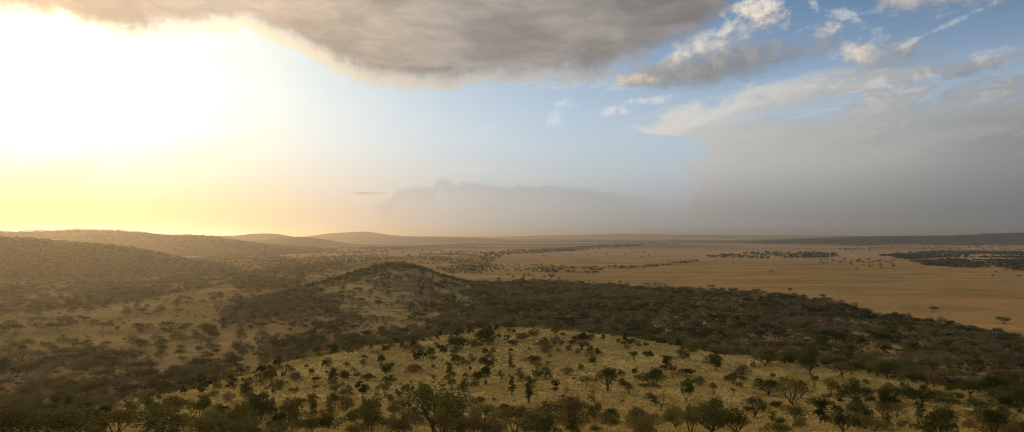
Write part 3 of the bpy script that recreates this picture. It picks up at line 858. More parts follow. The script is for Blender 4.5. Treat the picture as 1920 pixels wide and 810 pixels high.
scatter(Z['line3'], 90, 5, 9, 0.3, 60, 218, 0.5, 0.1, 0.6)
scatter(Z['band4'], 330, 7, 13, 0.8, 80, 219, 0.7, 0.0, 0.5)
scatter(Z['band5'], 110, 7, 12, 0.75, 90, 220, 0.6, 0.0, 0.4)
scatter(Z['band6'], 55, 6, 11, 0.75, 70, 221, 0.6, 0.0, 0.4)
scatter(Z['scat7'], 1500, 6, 11, 0.8, 60, 222, 0.7, 0.0, 0.5)
scatter(Z['far8'], 7000, 9, 16, 0.9, 500, 223, 0.6, 0.0, 0.5)
scatter(Z['far10'], 6000, 10, 18, 0.7, 400, 243, 0.6, 0.0, 0.4)
scatter(Z['far11'], 2200, 7, 12, 0.8, 150, 244, 0.6, 0.0, 0.5)
scatter(Z['far9'], 1200, 7, 12, 0.8, 200, 224, 0.6, 0.0, 0.5)
# lone trees strewn over the open plain
scatter([(-500, 1150), (1900, 1150), (3500, 4200), (-1800, 4200)], 26000, 5, 11, 0.7, 300, 225, 0.65, 0.0, 0.6)
scatter([(-1500, 1600), (-100, 1250), (0, 2600), (-900, 4600), (-2600, 4600)], 800, 4, 10, 0.9, 180, 226, 0.65, 0.1, 0.7)
# knoll: wooded crest and left shoulder, thinner over the front
scatter([(-225, 860), (-185, 870), (-144, 868), (-105, 872), (-80, 880), (-45, 930), (-60, 990), (-230, 990), (-262, 930)], 26, 5, 9, 0.2, 30, 230, 0.62, 0.0, 0.45, kopje_h)
scatter([(-330, 620), (30, 620), (40, 900), (-60, 890), (-240, 880), (-330, 900)], 30, 3.0, 7.5, 0.95, 22, 231, 0.75, 0.1, 0.75, kopje_h)
scatter([(-360, 700), (-240, 690), (-235, 880), (-360, 920)], 28, 4, 8, 0.4, 30, 232, 0.6, 0.2, 0.7, kopje_h)
# wooded hill at the left, denser low down and to the right
scatter([(-1300, 1040), (-520, 1040), (-520, 1600), (-1300, 1600)], 60, 6, 10, 0.35, 80, 233, 0.62, 0.05, 0.55, wooded_h)
scatter([(-900, 1040), (-520, 1040), (-520, 1600), (-900, 1600)], 60, 6, 10, 0.2, 80, 234, 0.62, 0.05, 0.5, wooded_h)
# long ridge
scatter([(-2400, 2330), (-850, 2330), (-850, 3100), (-2400, 3100)], 420, 6, 11, 0.6, 160, 235, 0.6, 0.2, 0.7, left_h)
scatter([(-1500, 2330), (-800, 2330), (-800, 2900), (-1500, 2900)], 160, 6, 11, 0.4, 160, 236, 0.6, 0.2, 0.7, left_h)
# dark ridge at the right end of the horizon
scatter([(2300, 5100), (5200, 5100), (5200, 6600), (2300, 6600)], 1500, 10, 18, 0.6, 300, 237, 0.5, 0.0, 0.3, right_h)

trees = np.concatenate(TREES)
hand_xy = np.array([(h[1], h[2]) for h in HAND])
d2 = np.min((trees[:, None, 0] - hand_xy[None, :, 0]) ** 2 + (trees[:, None, 1] - hand_xy[None, :, 1]) ** 2, axis=1)
trees = trees[d2 > 49]

# bushes strewn over the near spur
N = 9800
bx, by = rng.uniform(-150, 190, N), rng.uniform(56, 268, N)
ok = (np.abs(bx) < 0.95 * by + 6) & (spur_h(bx, by) > plain_h(bx, by) + 1.5)
ok &= rng.uniform(0, 1, N) < np.clip(0.46 + 1.1 * fbm(bx / 22, by / 22, 301, 3) + 0.25 * sstep(10, -45, bx) - 0.15 * sstep(-20, 10, bx) * sstep(70, 40, bx) + 0.12 * sstep(105, 75, by), 0.05, 1)
bx, by = bx[ok], by[ok]
keep = []
for i in range(len(bx)):
    w0 = 1.6
    if np.min(np.hypot(hand_xy[:, 0] - bx[i], hand_xy[:, 1] - by[i])) < 3.0:
        continue
    if keep and np.min(np.hypot(bx[keep] - bx[i], by[keep] - by[i])) < 1.5 + 1.2 * (0.5 + 0.5 * math.sin(bx[i] * 0.13 + by[i] * 0.07)):
        continue
    keep.append(i)
bx, by = bx[keep], by[keep]
nb = len(bx)
near_b = 1.12 + 0.45 * sstep(100, 75, by)
bw = 0.7 + 2.6 * rng.beta(1.3, 2.8, nb) + 0.8 * sstep(120, 240, by)
bw = bw * near_b
bh = bw * rng.uniform(0.55, 1.15, nb)
bt = np.clip(0.42 + 0.12 * sstep(110, 80, by) + 0.27 * rng.normal(size=nb), 0, 1)
bushes = np.stack([bx, by, bw, bh, bt], 1)


def in_view(t, margin=0.02):
    x, y = t[:, 0], t[:, 1]
    z = ground_h(x, y) - CAM_H
    up = z / y - 0.0255
    return (np.abs(x / y) < 0.70 + margin) & (up > -0.296 - margin - t[:, 3] / y)


tv = in_view(trees)
score = np.where(tv, trees[:, 2] / trees[:, 1], 0)
n_hand = {k: sum(h[0].split(':')[0] == k for h in HAND) for k in ('acacia_tree', 'thorn_bush')}
top_t = np.argsort(-score)[:300 - n_hand['acacia_tree']]
bv = in_view(bushes)
score = np.where(bv, bushes[:, 2] / bushes[:, 1], 0)
top_b = np.argsort(-score)[:300 - n_hand['thorn_bush']]

# ---- single plants: an Empty with a trunk and a crown
PROTO = {}
LEAVES = {'acacia': 2400, 'bush': 1500, 'tall': 1400, 'vase': 1000, 'leafy': 2600, 'bare': 300}
for style, count in (('acacia', 7), ('bush', 6), ('tall', 4), ('vase', 4), ('leafy', 4), ('bare', 4)):
    PROTO[style] = []
    for k in range(count):
        wood, crown = plant(style, LEAVES[style], 1000 + 37 * k + len(style) * 101)
        PROTO[style].append((mesh_from('trunk', *wood, [M_BARK], smooth=True), mesh_from('crown', *crown, [M_LEAF])))
BIG = plant('acacia', 3600, 4242)
BIG = (mesh_from('trunk', *BIG[0], [M_BARK], smooth=True), mesh_from('crown', *BIG[1], [M_LEAF]))
CAT = {'acacia_tree': 'acacia', 'thorn_bush': 'bush', 'leafy_tree': 'tree', 'bare_tree': 'tree'}
random.seed(5)


def place(kind, style, x, y, w, h, tint, turn=None, meshes=None):
    wood, crown = meshes or random.choice(PROTO[style])
    e = bpy.data.objects.new(kind, None)
    COL.objects.link(e)
    e.empty_display_size = 0.5
    e.location = (x, y, float(ground_h(np.array([x]), np.array([y]))[0]))
    e.rotation_euler = (0, 0, random.uniform(0, 6.28) if turn is None else turn)
    e.scale = (w, w, h)
    e['category'] = CAT[kind]
    link('stems' if kind == 'thorn_bush' else 'trunk', wood, e)
    c = link('crown', crown, e)
    c['tint'] = float(tint)
    return e


THINGS = []           # (object, kind, x, y, w, h, tint, style, label or None, short)
for kind, x, y, w, h, t, label, short in HAND:
    kind, _, style = kind.partition(':')
    style = style or {'acacia_tree': 'acacia', 'thorn_bush': 'bush', 'leafy_tree': 'leafy', 'bare_tree': 'bare'}[kind]
    e = place(kind, style, x, y, w * (1.25 if y < 300 else 1.0), h * (1.15 if y < 300 else 1.0), t, meshes=BIG if 'largest foreground' in label else None)
    e['label'] = label
    THINGS.append((e, kind, x, y, w, h, t, style, label, short))
for i in top_t:
    x, y, w, h, t = (float(q) for q in trees[i])
    THINGS.append((place('acacia_tree', 'acacia', x, y, w, h, t), 'acacia_tree', x, y, w, h, t, 'acacia', None, None))
for i in top_b:
    x, y, w, h, t = (float(q) for q in bushes[i])
    style = random.choice(['bush', 'bush', 'bush', 'vase', 'tall', 'vase']) if h > 0.7 * w else 'bush'
    THINGS.append((place('thorn_bush', style, x, y, w, h, t), 'thorn_bush', x, y, w, h, t, style, None, None))

# ---- labels for the plants that have none yet: look first, then the nearest plant that is easy to find
def uv(x, y, h):
    z = float(ground_h(np.array([x]), np.array([y]))[0]) + 0.5 * h - CAM_H
    return x / y, z / y


LAND = [(*uv(t[2], t[3], t[5]), t[9]) for t in THINGS if t[9]]
TONE = {'acacia_tree': ((0.18, 'blackish-green'), (0.34, 'dark green'), (0.50, 'olive'), (0.66, 'brown-green'), (9, 'grey-brown')),
        'thorn_bush': ((0.18, 'blackish-green'), (0.34, 'dark green'), (0.50, 'olive'), (0.66, 'brown'), (0.82, 'red-brown'), (9, 'greyish'))}
SHAPE = {'acacia': 'acacia', 'bush': 'rounded bush', 'tall': 'upright bush', 'vase': 'stemmed bush'}


def zone(x, y):
    if float(spur_h(x, y)) > 4:
        if y > 205:
            return 'near the brow of the grassy spur'
        return 'on the left slope of the spur' if x < -20 else 'on the right slope of the spur' if x > 40 else 'on the middle of the spur'
    for k, s in (('woodland', 'in the woodland right of the spur'), ('grove_sw', 'in the lower left grove'), ('grove_s', 'in the grove left of the spur'),
                 ('grove_k', 'in the wood under the knoll'), ('valley', 'on the left valley grass')):
        if inside(ZONES[k], np.array([x]), np.array([y]))[0]:
            return s
    return 'between groves below the knoll' if x < 0 else 'in the woodland right of the spur'


def relation(du, dv):
    a = 'right of' if du > 0 else 'left of'
    b = 'above' if dv > 0 else 'below'
    if abs(du) > 2.2 * abs(dv):
        return a
    if abs(dv) > 2.2 * abs(du):
        return b
    return b + ' and ' + a


todo = {}
for t in THINGS:
    if t[8]:
        continue
    e, kind, x, y, w, h, tint, style = t[:8]
    u, v = uv(x, y, h)
    near = min(LAND, key=lambda q: math.hypot(q[0] - u, (q[1] - v) * 1.3))
    far = math.hypot(near[0] - u, near[1] - v)
    tone = next(s for lim, s in TONE[kind] if tint < lim)
    size = w / y * 1371
    if kind == 'acacia_tree':
        size = 'small' if size < 22 else 'broad' if size > 31 else 'mid-sized'
    else:
        size = 'tiny' if size < 11 else 'small' if size < 16 else 'sizeable'
    look = f'{size} {tone} {SHAPE[style]}'
    if far < 0.075:
        label, place_ = f'{look} {relation(u - near[0], v - near[1])} the {near[2]}', 'near'
    else:
        label, place_ = f'{look} {zone(x, y)}', 'zone'
    todo.setdefault(label, []).append((far if place_ == 'near' else u, e, place_))
for label, rows in todo.items():
    rows.sort(key=lambda r: r[0])
    near = rows[0][2] == 'near'
    for k, (_, e, _p) in enumerate(rows):
        s = label
        if len(rows) > 1 and near:
            first, rest_ = label.split(' the ', 1)
            s = f'{first} the {rest_}, ' + ('closest to it' if k == 0 else 'farthest from it' if k == len(rows) - 1 else 'neither closest nor farthest')
            if len(rows) > 3 and 0 < k < len(rows) - 1:
                e['group'] = s
        elif len(rows) > 1:
            s = f'leftmost {label}' if k == 0 else f'rightmost {label}' if k == len(rows) - 1 else f'{label}, not outermost'
            if len(rows) > 3 and 0 < k < len(rows) - 1:
                e['group'] = s
        e['label'] = s
        assert 4 <= len(s.split()) <= 16, s
GROUPS = {'acacia_tree': 'umbrella acacias of the valley and spur', 'thorn_bush': 'bushes strewn over the near spur',
          'leafy_tree': 'round-crowned leafy trees', 'bare_tree': 'half-leafless little trees'}
for t in THINGS:
    if 'group' not in t[0]:
        t[0]['group'] = GROUPS[t[1]]



# ---- the rest: one mesh for all farther acacias, one for the small scrub
def mass(name, T, style, label, cat, levels):
    z = ground_h(T[:, 0], T[:, 1])
    dist = T[:, 1]
    vs, fs, mi, ti, n = [], [], [], [], 0
    for lo, hi, leaves in levels:
        for k in range(6):
            sel = np.where((dist >= lo) & (dist < hi) & (np.arange(len(T)) % 6 == k))[0]
            if not len(sel):
                continue
            (wv, wf), (cv, cf) = plant(style, leaves, 9000 + k * 7 + leaves, True)
            v = np.concatenate([wv, cv])
            f = np.concatenate([wf, cf + len(wv)])
            a = rng.uniform(0, 6.283, len(sel))
            ca, sa = np.cos(a)[:, None], np.sin(a)[:, None]
            w, h = T[sel, 2][:, None], T[sel, 3][:, None]
            X = (v[None, :, 0] * ca - v[None, :, 1] * sa) * w + T[sel, 0][:, None]
            Y = (v[None, :, 0] * sa + v[None, :, 1] * ca) * w + T[sel, 1][:, None]
            Zz = v[None, :, 2] * h + z[sel][:, None]
            vs.append(np.stack([X, Y, Zz], -1).reshape(-1, 3))
            fs.append((f[None] + (np.arange(len(sel)) * len(v))[:, None, None] + n).reshape(-1, 4))
            mi.append(np.tile(np.r_[np.zeros(len(wf)), np.ones(len(cf))], len(sel)))
            ti.append(np.repeat(T[sel, 4], len(f)))
            n += len(sel) * len(v)
    me = mesh_from(name, np.concatenate(vs), np.concatenate(fs), [M_BARK, M_LEAF], np.concatenate(mi), np.concatenate(ti))
    o = link(name, me)
    o['tint'] = 0.0
    return tag(o, label, cat, kind='stuff')


rest = np.setdiff1d(np.arange(len(trees)), top_t)
mass('acacia_woodland', trees[rest], 'acacia', 'dark olive acacia woodland and groves spread over plain, knoll and far hills', 'woodland',
     [(0, 480, 420), (480, 700, 200), (700, 1150, 90), (1150, 1800, 40), (1800, 3200, 20), (3200, 99999, 12)])
rest_b = np.setdiff1d(np.arange(len(bushes)), top_b)[::2]
# low undergrowth filling the floor of the big wood and of the groves
U = []
for zone_, per in (('woodland', 15), ('grove_sw', 12), ('grove_s', 12), ('grove_k', 14), ('skirt', 60), ('grove_r', 20), ('river', 70), ('valley', 400)):
    P = np.array(ZONES[zone_], float)
    a_, b_ = P.min(0), P.max(0)
    n_ = int((b_ - a_).prod() / per)
    ux, uy = rng.uniform(a_[0], b_[0], n_), rng.uniform(a_[1], b_[1], n_)
    k_ = inside(ZONES[zone_], ux, uy) & (np.abs(ux) < 0.98 * uy) & (spur_h(ux, uy) < plain_h(ux, uy) + 8)
    k_ &= rng.uniform(0, 1, n_) < np.clip(0.6 + 0.9 * fbm(ux / 40, uy / 40, 501, 3), 0, 1)
    ux, uy = ux[k_], uy[k_]
    uw = rng.uniform(1.2, 3.4, len(ux))
    U.append(np.stack([ux, uy, uw, uw * rng.uniform(0.4, 0.8, len(ux)), np.clip(0.45 + 0.22 * fbm(ux / 30, uy / 30, 503, 2) + rng.normal(0, 0.2, len(ux)), 0, 1)], 1))
U = np.concatenate(U)
mass('undergrowth', U, 'bush', 'low olive undergrowth between the trees of the wood and groves', 'undergrowth', [(0, 520, 36), (520, 99999, 20)])
if len(rest_b):
    mass('scrub', bushes[rest_b], 'bush', 'tiny scattered scrub plants in the grass of the near spur', 'scrub', [(0, 99999, 120)])
print('TREES', len(trees), 'BUSHES', len(bushes))


# ---- tussock grass on the near spur
def grass():
    N = 118000
    y = 52 + 220 * rng.uniform(0, 1, N) ** 1.15
    x = rng.uniform(-0.98, 0.98, N) * y
    k = (spur_h(x, y) > plain_h(x, y) + 1) & (rng.uniform(0, 1, N) < np.clip(0.62 + 0.8 * fbm(x / 9, y / 9, 401, 3), 0.15, 1))
    x, y = x[k], y[k]
    n, B = len(x), 4
    z = spur_h(x, y)
    a = rng.uniform(0, 6.283, (n, B))
    lean = rng.uniform(0.05, 0.5, (n, B))
    h = (0.18 + 0.34 * rng.beta(2, 3, n))[:, None] * rng.uniform(0.7, 1.15, (n, B)) * (1 + 0.0012 * y)[:, None]
    wd = (0.03 + 0.0006 * y)[:, None] * rng.uniform(0.7, 1.4, (n, B)) * 1.8
    cx, cy = x[:, None] + 0.10 * np.cos(a), y[:, None] + 0.10 * np.sin(a)
    px_, py_ = -np.sin(a + 0.6) * wd, np.cos(a + 0.6) * wd
    zb = z[:, None] + 0 * a - 0.04
    v = np.stack([np.stack([cx - px_, cy - py_, zb], -1), np.stack([cx + px_, cy + py_, zb], -1),
                  np.stack([cx + np.cos(a) * lean * h, cy + np.sin(a) * lean * h, zb + h], -1)], 2)
    me = mesh_from('dry_grass', v.reshape(-1, 3), np.arange(n * B * 3).reshape(-1, 3), [M_TUFT])
    tag(link('dry_grass', me), 'straw-coloured tussock grass covering the near spur', 'grass', kind='stuff')


grass()


# ------------------------------------------------------------------ sky, sun, air, camera
PITCH = math.radians(1.462)


def deg(X, Y):
    """photo column, row -> azimuth, elevation in degrees"""
    xc, zc = (X - 960) / 1371.0, (405 - Y) / 1371.0
    d = (xc, math.cos(PITCH) - zc * math.sin(PITCH), math.sin(PITCH) + zc * math.cos(PITCH))
    return math.degrees(math.atan2(d[0], d[1])), math.degrees(math.atan2(d[2], math.hypot(d[0], d[1])))


def make_sky():
    w = bpy.data.worlds.new('World')
    scene.world = w
    w.use_nodes = True
    V.nt = w.node_tree
    V.nt.nodes.clear()
    out = V.nt.nodes.new('ShaderNodeOutputWorld')
    bg = V.nt.nodes.new('ShaderNodeBackground')
    V.nt.links.new(bg.outputs[0], out.inputs['Surface'])
    bg.inputs['Strength'].default_value = 0.1
    sky = V.nt.nodes.new('ShaderNodeTexSky')
    sky.sky_type = 'NISHITA'
    sky.sun_disc = False
    sky.sun_elevation = SUN_EL
    sky.sun_rotation = SUN_AZ
    sky.altitude = 1500
    sky.air_density, sky.dust_density, sky.ozone_density = 1.0, 1.6, 1.2
    g = V(V.nt.nodes.new('ShaderNodeTexCoord').outputs['Generated'])
    x, y, z = sep(g)
    az = V.m('ARCTAN2', x, y) * (180 / math.pi)
    el = V.m('ARCSINE', z) * (180 / math.pi)
    ang = xyz(az, el, 0.0)                                 # degrees
    ang_wide = xyz(az * 0.4, el, 0.0)
    zz = V.m('MAXIMUM', z, 0.035)
    plane = xyz(x / (zz + 0.06), y / (zz + 0.06), 0.0)     # a flat cloud deck seen in perspective
    sx, sy, sz = math.sin(SUN_AZ) * math.cos(SUN_EL), math.cos(SUN_AZ) * math.cos(SUN_EL), math.sin(SUN_EL)
    cosang = x * sx + y * sy + z * sz
    th = V.m('ARCCOSINE', V.m('MINIMUM', cosang, 0.99999)) * (180 / math.pi)

    n_big = noise(plane, 1.1, 5, 0.58)
    n_mid = noise(ang, 0.20, 6, 0.60, 0.3)
    n_fine = noise(ang, 0.62, 6, 0.62)
    n_streak = noise(xyz(az * 0.24 + el * 0.20, el * 1.0 - az * 0.22, 0.0), 0.42, 7, 0.66, 0.5)
    n_cirrus = noise(xyz(az * 0.35, el * 1.5 - az * 0.28, 3.0), 0.55, 7, 0.68, 0.6)
    n_puff = noise(xyz(az * 0.8, el, 5.0), 0.95, 7, 0.62, 0.25)
    front = step(-75, -45, az) * step(75, 45, az)

    def C(q):                                              # display-referred colour -> node colour at strength 0.1
        return tuple(k * 10 for k in q)

    # --- clear air: Nishita, whitened low down and towards the sun
    c = mixc(1.0, sky.outputs[0], (SKY_GAIN[0], SKY_GAIN[1], SKY_GAIN[2]), 'MULTIPLY')
    pale = curve(el, [(0, 0.9), (3, 0.8), (7, 0.58), (11, 0.34), (15, 0.12), (20, 0.02), (60, 0.0)], 0, 60, 0, 1)
    c = mixc(pale, c, C((0.68, 0.76, 0.84)))
    white = V.m('EXPONENT', (th / 24.0) * (th / 24.0) * -1.0)
    c = mixc(white * 0.85, c, C((0.88, 0.87, 0.79)))
    # thin white cirrus wisps
    wisp = step(0.56, 0.74, n_cirrus) * step(2.5, 6, el) * step(22, 12, el) * front
    c = mixc(wisp * 0.30, c, C((0.80, 0.80, 0.80)))
    # --- sun glow
    glow = V.m('EXPONENT', (th / 7.0) * (th / 7.0) * -1.0) * 0.8 + V.m('EXPONENT', th / -9.5) * 0.82
    low = step(9, 0, el)
    gcol = mixc(low, C((1.0, 0.92, 0.60)), C((1.0, 0.80, 0.34)))
    gl = V.nt.nodes.new('ShaderNodeVectorMath')
    gl.operation = 'SCALE'
    V.put(gl.inputs[0], gcol)
    V.put(gl.inputs['Scale'], glow)
    c = mixc(1.0, c, V(gl.outputs[0]), 'ADD')
    # thin cream veils in front of the glow
    c = mixc(step(0.46, 0.66, noise(xyz(az * 0.35, el * 0.8 - az * 0.1, 12.0), 0.5, 6, 0.6, 0.4)) * V.m('EXPONENT', (th / 17.0) * (th / 17.0) * -1.0) * step(2.0, 7.0, th) * 0.55, c, C((1.0, 0.95, 0.80)))
    # --- horizon murk, yellow under the sun, peach, then grey to the right
    hor = ramp((az + 45) / 90.0, [(0.0, C((1.0, 0.80, 0.13))), (0.17, C((1.0, 0.80, 0.30))), (0.27, C((0.95, 0.72, 0.36))), (0.36, C((0.80, 0.60, 0.42))),
                                  (0.46, C((0.53, 0.47, 0.40))), (0.57, C((0.36, 0.345, 0.32))), (0.70, C((0.26, 0.255, 0.245))), (0.85, C((0.18, 0.18, 0.18))), (1.0, C((0.14, 0.14, 0.145)))])
    murk = curve(el, [(0, 0.97), (1.2, 0.90), (3, 0.66), (5.5, 0.34), (9, 0.08), (14, 0)], 0, 60, 0, 1)
    c = mixc(murk * step(-2, 0.0, el + 1.0), c, hor)

    # --- low cumulus bank far off over the plain
    top = [deg(*q) for q in [(690, 385), (730, 372), (742, 356), (770, 349), (810, 347), (826, 334), (838, 334), (852, 342), (890, 341), (950, 348), (1000, 346), (1060, 350), (1120, 356), (1160, 362), (1200, 368), (1280, 376)]]
    edge = curve(az, top, top[0][0], top[-1][0], 0, 6)
    d = edge - el + (noise(ang, 1.5, 5, 0.55) - 0.5) * 1.0
    bank = step(-0.12, 0.32, d) * step(top[0][0], top[0][0] + 1.5, az) * step(top[-1][0], top[-1][0] - 6, az)
    c = mixc(bank * 0.42 * curve(d, [(-1, 0.5), (0.2, 1), (1.2, 0.55), (3, 0.12), (6, 0)], -1, 6, 0, 1), c,
             ramp((az + 14) / 24.0, [(0, C((0.62, 0.52, 0.44))), (0.5, C((0.40, 0.37, 0.35))), (1, C((0.33, 0.31, 0.30)))]))

    # --- the grey veil spreading over the right
    up = [deg(*q) for q in [(1190, 240), (1215, 236), (1260, 212), (1330, 190), (1420, 160), (1480, 142), (1560, 122), (1640, 108), (1700, 84), (1760, 80), (1840, 86), (1920, 92)]]
    vedge = curve(az, up, up[0][0], up[-1][0], 0, 20)
    dv = vedge - el + (n_streak - 0.5) * 5.0
    left = az - curve(el, [(2, 13.5), (4.6, 14.0), (6.5, 14.8), (7.4, 13.2), (8.3, 9.6), (10, 10), (20, 10)], 0, 30, 0, 20) + (n_fine - 0.5) * 3.2
    thick = step(-0.4, 1.6, dv)
    hole = step(0.56, 0.42, n_streak) * step(10, 5.0, dv) * step(7, 9.5, el)
    veil = thick * step(-0.6, 1.2, left) * (1.0 - hole * 0.9)
    below = step(9.0, 3.0, el)
    vcol = ramp((az - 9) / 28.0, [(0, C((0.62, 0.58, 0.53))), (0.25, C((0.52, 0.505, 0.475))), (0.55, C((0.42, 0.42, 0.395))), (1.0, C((0.235, 0.23, 0.23)))])
    vcol = mixc(step(0.42, 0.66, n_streak) * 0.35 * (1.0 - below), vcol, C((0.60, 0.585, 0.56)))
    vcol = mixc(step(0.55, 0.72, n_mid) * 0.35 * (1.0 - below), vcol, C((0.22, 0.215, 0.225)))
    n_mot = noise(xyz(az * 0.42 + el * 0.25, el * 1.05 - az * 0.12, 8.0), 0.8, 7, 0.62, 0.35)
    vtop = step(7.5, 10.5, el)
    vcol = mixc(step(0.50, 0.68, n_mot) * vtop * 0.75, vcol, C((0.62, 0.615, 0.60)))
    vcol = mixc(step(0.47, 0.34, n_mot) * vtop * 0.7, vcol, C((0.24, 0.24, 0.265)))
    c = mixc(veil * (0.93 - vtop * step(0.55, 0.42, n_mot) * 0.45), c, mixc(step(6.0, 1.0, el) * 0.85, vcol, hor))
    rim = step(-0.5, 0.6, dv) * step(2.6, 0.8, dv) * step(-0.6, 0.6, left) * step(27, 15, az)
    c = mixc(rim * 0.7, c, C((0.74, 0.69, 0.62)))

    # --- cumulus pieces at the upper right: (column, row, half width, half height, brightness)
    def puff(X, Y, a, b, tilt, lit, dark, soft=1.0, wob=1.0, alpha=1.0, base=None):
        nonlocal c
        u0, v0 = deg(X, Y)
        ct, st = math.cos(tilt), math.sin(tilt)
        du, dv_ = az - u0, el - v0
        p = du * ct + dv_ * st
        q = dv_ * ct - du * st
        r2 = (p / a) * (p / a) + (q / b) * (q / b)
        s = 1.0 - r2 + (n_puff - 0.5) * 5.0 * wob + (n_fine - 0.5) * 3.0 * wob
        m = step(-0.1, 0.8 * soft, s) * step(5.5, 3.0, r2)
        sh = ((q / b) * 0.55 - (p / a) * 0.45 + (n_puff - 0.5) * 3.0 + 0.2)
        c = mixc(m * alpha, c, mixc(step(-0.45, 0.75, sh), C(dark), C(lit)))

    puff(1548, 84, 2.6, 0.8, 0.1, (0.36, 0.34, 0.34), (0.25, 0.25, 0.28), 2.2, 0.8, 0.85)
    puff(1556, 54, 1.2, 0.65, 0.0, (0.74, 0.67, 0.58), (0.44, 0.41, 0.39), 2.0, 0.7, 0.9)
    puff(1665, 104, 3.4, 1.1, 0.06, (0.42, 0.40, 0.38), (0.25, 0.245, 0.255), 2.0, 0.6, 0.9)
    puff(1615, 96, 2.3, 1.1, 0.05, (0.74, 0.66, 0.56), (0.42, 0.39, 0.37), 2.0, 0.6, 0.9)
    puff(1575, 28, 2.6, 0.5, -0.5, (0.66, 0.66, 0.66), (0.45, 0.47, 0.50), 1.8, 1.3, 0.6)
    puff(1790, -8, 5.8, 0.95, 0.0, (0.60, 0.52, 0.45), (0.40, 0.36, 0.33), 2.0, 0.7, 0.9)
    puff(1760, 55, 3.6, 0.22, 0.36, (0.60, 0.62, 0.64), (0.44, 0.48, 0.53), 2.2, 0.9, 0.65)
    puff(1790, 135, 2.6, 0.5, 0.1, (0.34, 0.33, 0.33), (0.23, 0.225, 0.24), 1.8, 1.2, 0.6)
    puff(1050, 212, 1.2, 1.0, 0.6, (0.72, 0.76, 0.80), (0.62, 0.68, 0.74), 2.6, 1.6, 0.6)
    puff(1175, 200, 3.6, 0.42, 0.22, (0.74, 0.74, 0.72), (0.62, 0.64, 0.66), 2.2, 1.6, 0.75)
    puff(540, 186, 4.2, 0.20, -0.10, (1.0, 1.0, 0.97), (0.95, 0.95, 0.93), 2.2, 0.5, 0.7)
    puff(1297, 318, 0.8, 0.9, 0.0, (0.56, 0.54, 0.50), (0.44, 0.42, 0.40), 1.6, 0.8, 0.6)
    puff(690, 362, 1.9, 0.13, 0.0, (0.55, 0.44, 0.36), (0.50, 0.40, 0.34), 1.6, 0.3, 0.6)
    puff(850, 316, 6.0, 0.40, -0.03, (0.78, 0.74, 0.66), (0.70, 0.66, 0.60), 2.4, 0.9, 0.5)
    # lens-shaped cloud under the deck, lit at its left tip and upper side
    puff(1345, 122, 7.8, 1.75, 0.12, (0.36, 0.345, 0.335), (0.215, 0.21, 0.212), 1.6, 0.30, 1.0)
    puff(1250, 138, 4.6, 1.2, 0.02, (0.40, 0.37, 0.345), (0.26, 0.25, 0.245), 1.8, 0.35, 0.9)
    puff(1185, 150, 2.0, 0.6, 0.0, (0.70, 0.58, 0.46), (0.38, 0.34, 0.30), 1.4, 0.6, 0.85)
    puff(1335, 78, 4.6, 1.15, 0.26, (0.84, 0.76, 0.66), (0.48, 0.44, 0.40), 1.9, 0.5, 0.9)
    puff(1420, 22, 2.6, 1.5, -0.3, (0.86, 0.78, 0.66), (0.44, 0.40, 0.36), 1.8, 0.75, 0.95)

    # --- the big cloud deck overhead
    lo = [deg(*q) for q in [(-60, 40), (0, 45), (100, 50), (190, 72), (240, 80), (330, 68), (420, 52), (470, 60), (540, 90), (600, 112), (640, 138), (700, 155), (760, 165), (830, 163), (900, 157), (980, 156), (1060, 150), (1120, 146), (1160, 126), (1230, 100), (1290, 82), (1340, 50), (1375, 12), (1405, -40), (1470, -150)]]
    dedge = curve(az, lo, lo[0][0], lo[-1][0], 8, 28)
    dd = el - dedge + (n_mid - 0.5) * 2.6 + (n_fine - 0.5) * 1.7 + (n_puff - 0.5) * 0.6
    deck = step(-0.45, 1.7, dd) * step(lo[-1][0] + 6, lo[-1][0], az)
    dcol = ramp((az + 36) / 56.0, [(0.0, C((0.92, 0.66, 0.40))), (0.18, C((0.76, 0.58, 0.42))), (0.38, C((0.53, 0.43, 0.33))), (0.58, C((0.36, 0.32, 0.285))), (0.80, C((0.26, 0.243, 0.228))), (1.0, C((0.24, 0.22, 0.21)))])
    bell = noise(xyz(az * 0.5, el * 1.4, 0.0), 0.26, 5, 0.55, 0.4)
    dcol = mixc(step(0.35, 0.62, bell), mixc(1.0, dcol, (0.84, 0.84, 0.85), 'MULTIPLY'), mixc(1.0, dcol, (1.14, 1.13, 1.12), 'MULTIPLY'))
    bell2 = noise(xyz(az * 0.45 + el * 0.3, el * 1.6, 4.0), 0.75, 6, 0.6, 0.5)
    dcol = mixc(step(0.40, 0.64, bell2) * 0.5, dcol, mixc(1.0, dcol, (1.28, 1.26, 1.24), 'MULTIPLY'))
    dcol = mixc(step(0.60, 0.74, n_mid) * 0.30, dcol, C((0.52, 0.47, 0.42)))
    c = mixc(deck, c, dcol)
    # thin bright edge where the sun shines through the fringe
    fringe = step(-0.5, 0.25, dd) * step(1.35, 0.1, dd)
    fr = V.m('EXPONENT', th / -13.0) * 2.0 + 0.50
    fc = V.nt.nodes.new('ShaderNodeVectorMath')
    fc.operation = 'SCALE'
    V.put(fc.inputs[0], mixc(step(20, 45, th), C((1.0, 0.80, 0.52)), C((0.92, 0.76, 0.60))))
    V.put(fc.inputs['Scale'], fr)
    c = mixc(fringe * step(4, -8, az - 10) * (0.5 + step(30, 14, th) * 0.3), c, V(fc.outputs[0]))

    # --- behind the lookout: dull evening overcast
    back = mixc(step(0.35, 0.65, n_big), C((0.20, 0.22, 0.27)), C((0.36, 0.34, 0.33)))
    c = mixc(step(60, 95, V.m('ABSOLUTE', az)), c, back)
    c = mixc(step(24, 45, el), c, mixc(step(0.40, 0.62, n_big), C((0.20, 0.24, 0.32)), C((0.36, 0.33, 0.31))))
    V.put(bg.inputs['Color'], c)


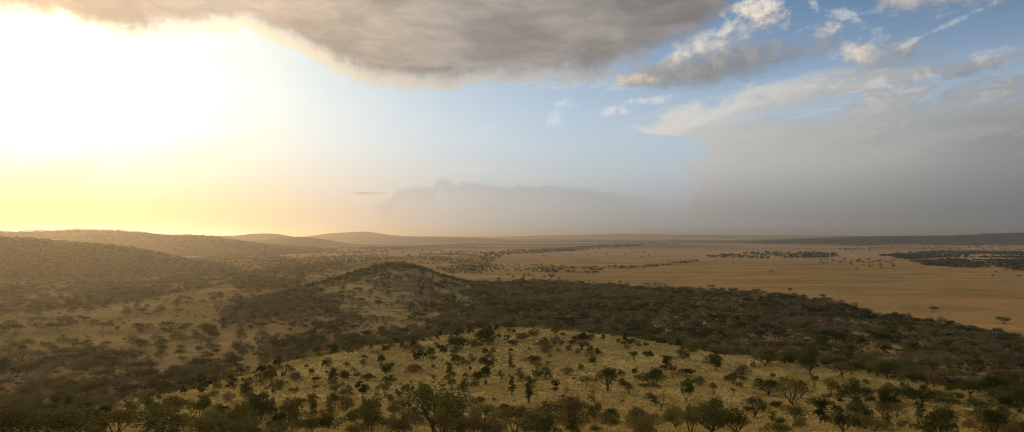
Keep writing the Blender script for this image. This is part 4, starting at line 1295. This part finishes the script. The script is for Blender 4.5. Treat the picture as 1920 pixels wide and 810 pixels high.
SKY_GAIN = (0.58, 0.78, 0.98)
make_sky()
w = scene.world
w.cycles.sampling_method = 'MANUAL'
w.cycles.sample_map_resolution = 512

sun = bpy.data.lights.new('sun', 'SUN')
sun.energy = 1.5
sun.angle = math.radians(10)
sun.color = (1.0, 0.64, 0.32)
so = bpy.data.objects.new('sun', sun)
COL.objects.link(so)
so.rotation_euler = (math.pi / 2 - SUN_EL, 0, math.pi - SUN_AZ)


def make_haze():
    x0, x1, y0, y1, z0, z1 = -52000, 52000, -52000, 52000, -40.0, 175.0
    v = np.array([(x, y, z) for z in (z0, z1) for y in (y0, y1) for x in (x0, x1)], float)
    f = np.array([(0, 2, 3, 1), (4, 5, 7, 6), (0, 1, 5, 4), (2, 6, 7, 3), (0, 4, 6, 2), (1, 3, 7, 5)])
    m, out = new_material('evening_haze')
    p = V.nt.nodes.new('ShaderNodeVolumePrincipled')
    p.inputs['Color'].default_value = (0.95, 0.90, 0.80, 1)
    p.inputs['Density Attribute'].default_value = ''
    p.inputs['Density'].default_value = 0.78e-4
    p.inputs['Anisotropy'].default_value = 0.76
    V.nt.links.new(p.outputs[0], out.inputs['Volume'])
    m.cycles.homogeneous_volume = True
    tag(link('haze', mesh_from('haze', v, f, [m])), 'thin evening haze filling the air over the whole plain', 'haze', kind='stuff')


make_haze()

cam = bpy.data.cameras.new('camera')
cam.sensor_width = 36.0
cam.lens = 18.0 * 1371.0 / 960.0
cam.clip_start, cam.clip_end = 0.5, 150000.0
co = bpy.data.objects.new('camera', cam)
COL.objects.link(co)
co.location = (0, 0, CAM_H)
co.rotation_euler = (math.pi / 2 + PITCH, 0, 0)
scene.camera = co

scene.render.engine = 'CYCLES'
cy = scene.cycles
cy.use_denoising = True
cy.denoiser = 'OPENIMAGEDENOISE'
cy.denoising_input_passes = 'RGB_ALBEDO_NORMAL'
cy.max_bounces, cy.diffuse_bounces, cy.transmission_bounces, cy.volume_bounces = 6, 2, 3, 0
cy.use_adaptive_sampling = False
cy.pixel_filter_type = 'BLACKMAN_HARRIS'
cy.filter_width = 1.05
scene.view_settings.view_transform = 'Standard'
scene.view_settings.look = 'None'
scene.view_settings.exposure = 0.0
scene.view_settings.gamma = 1.0
scene.view_settings.use_curve_mapping = False
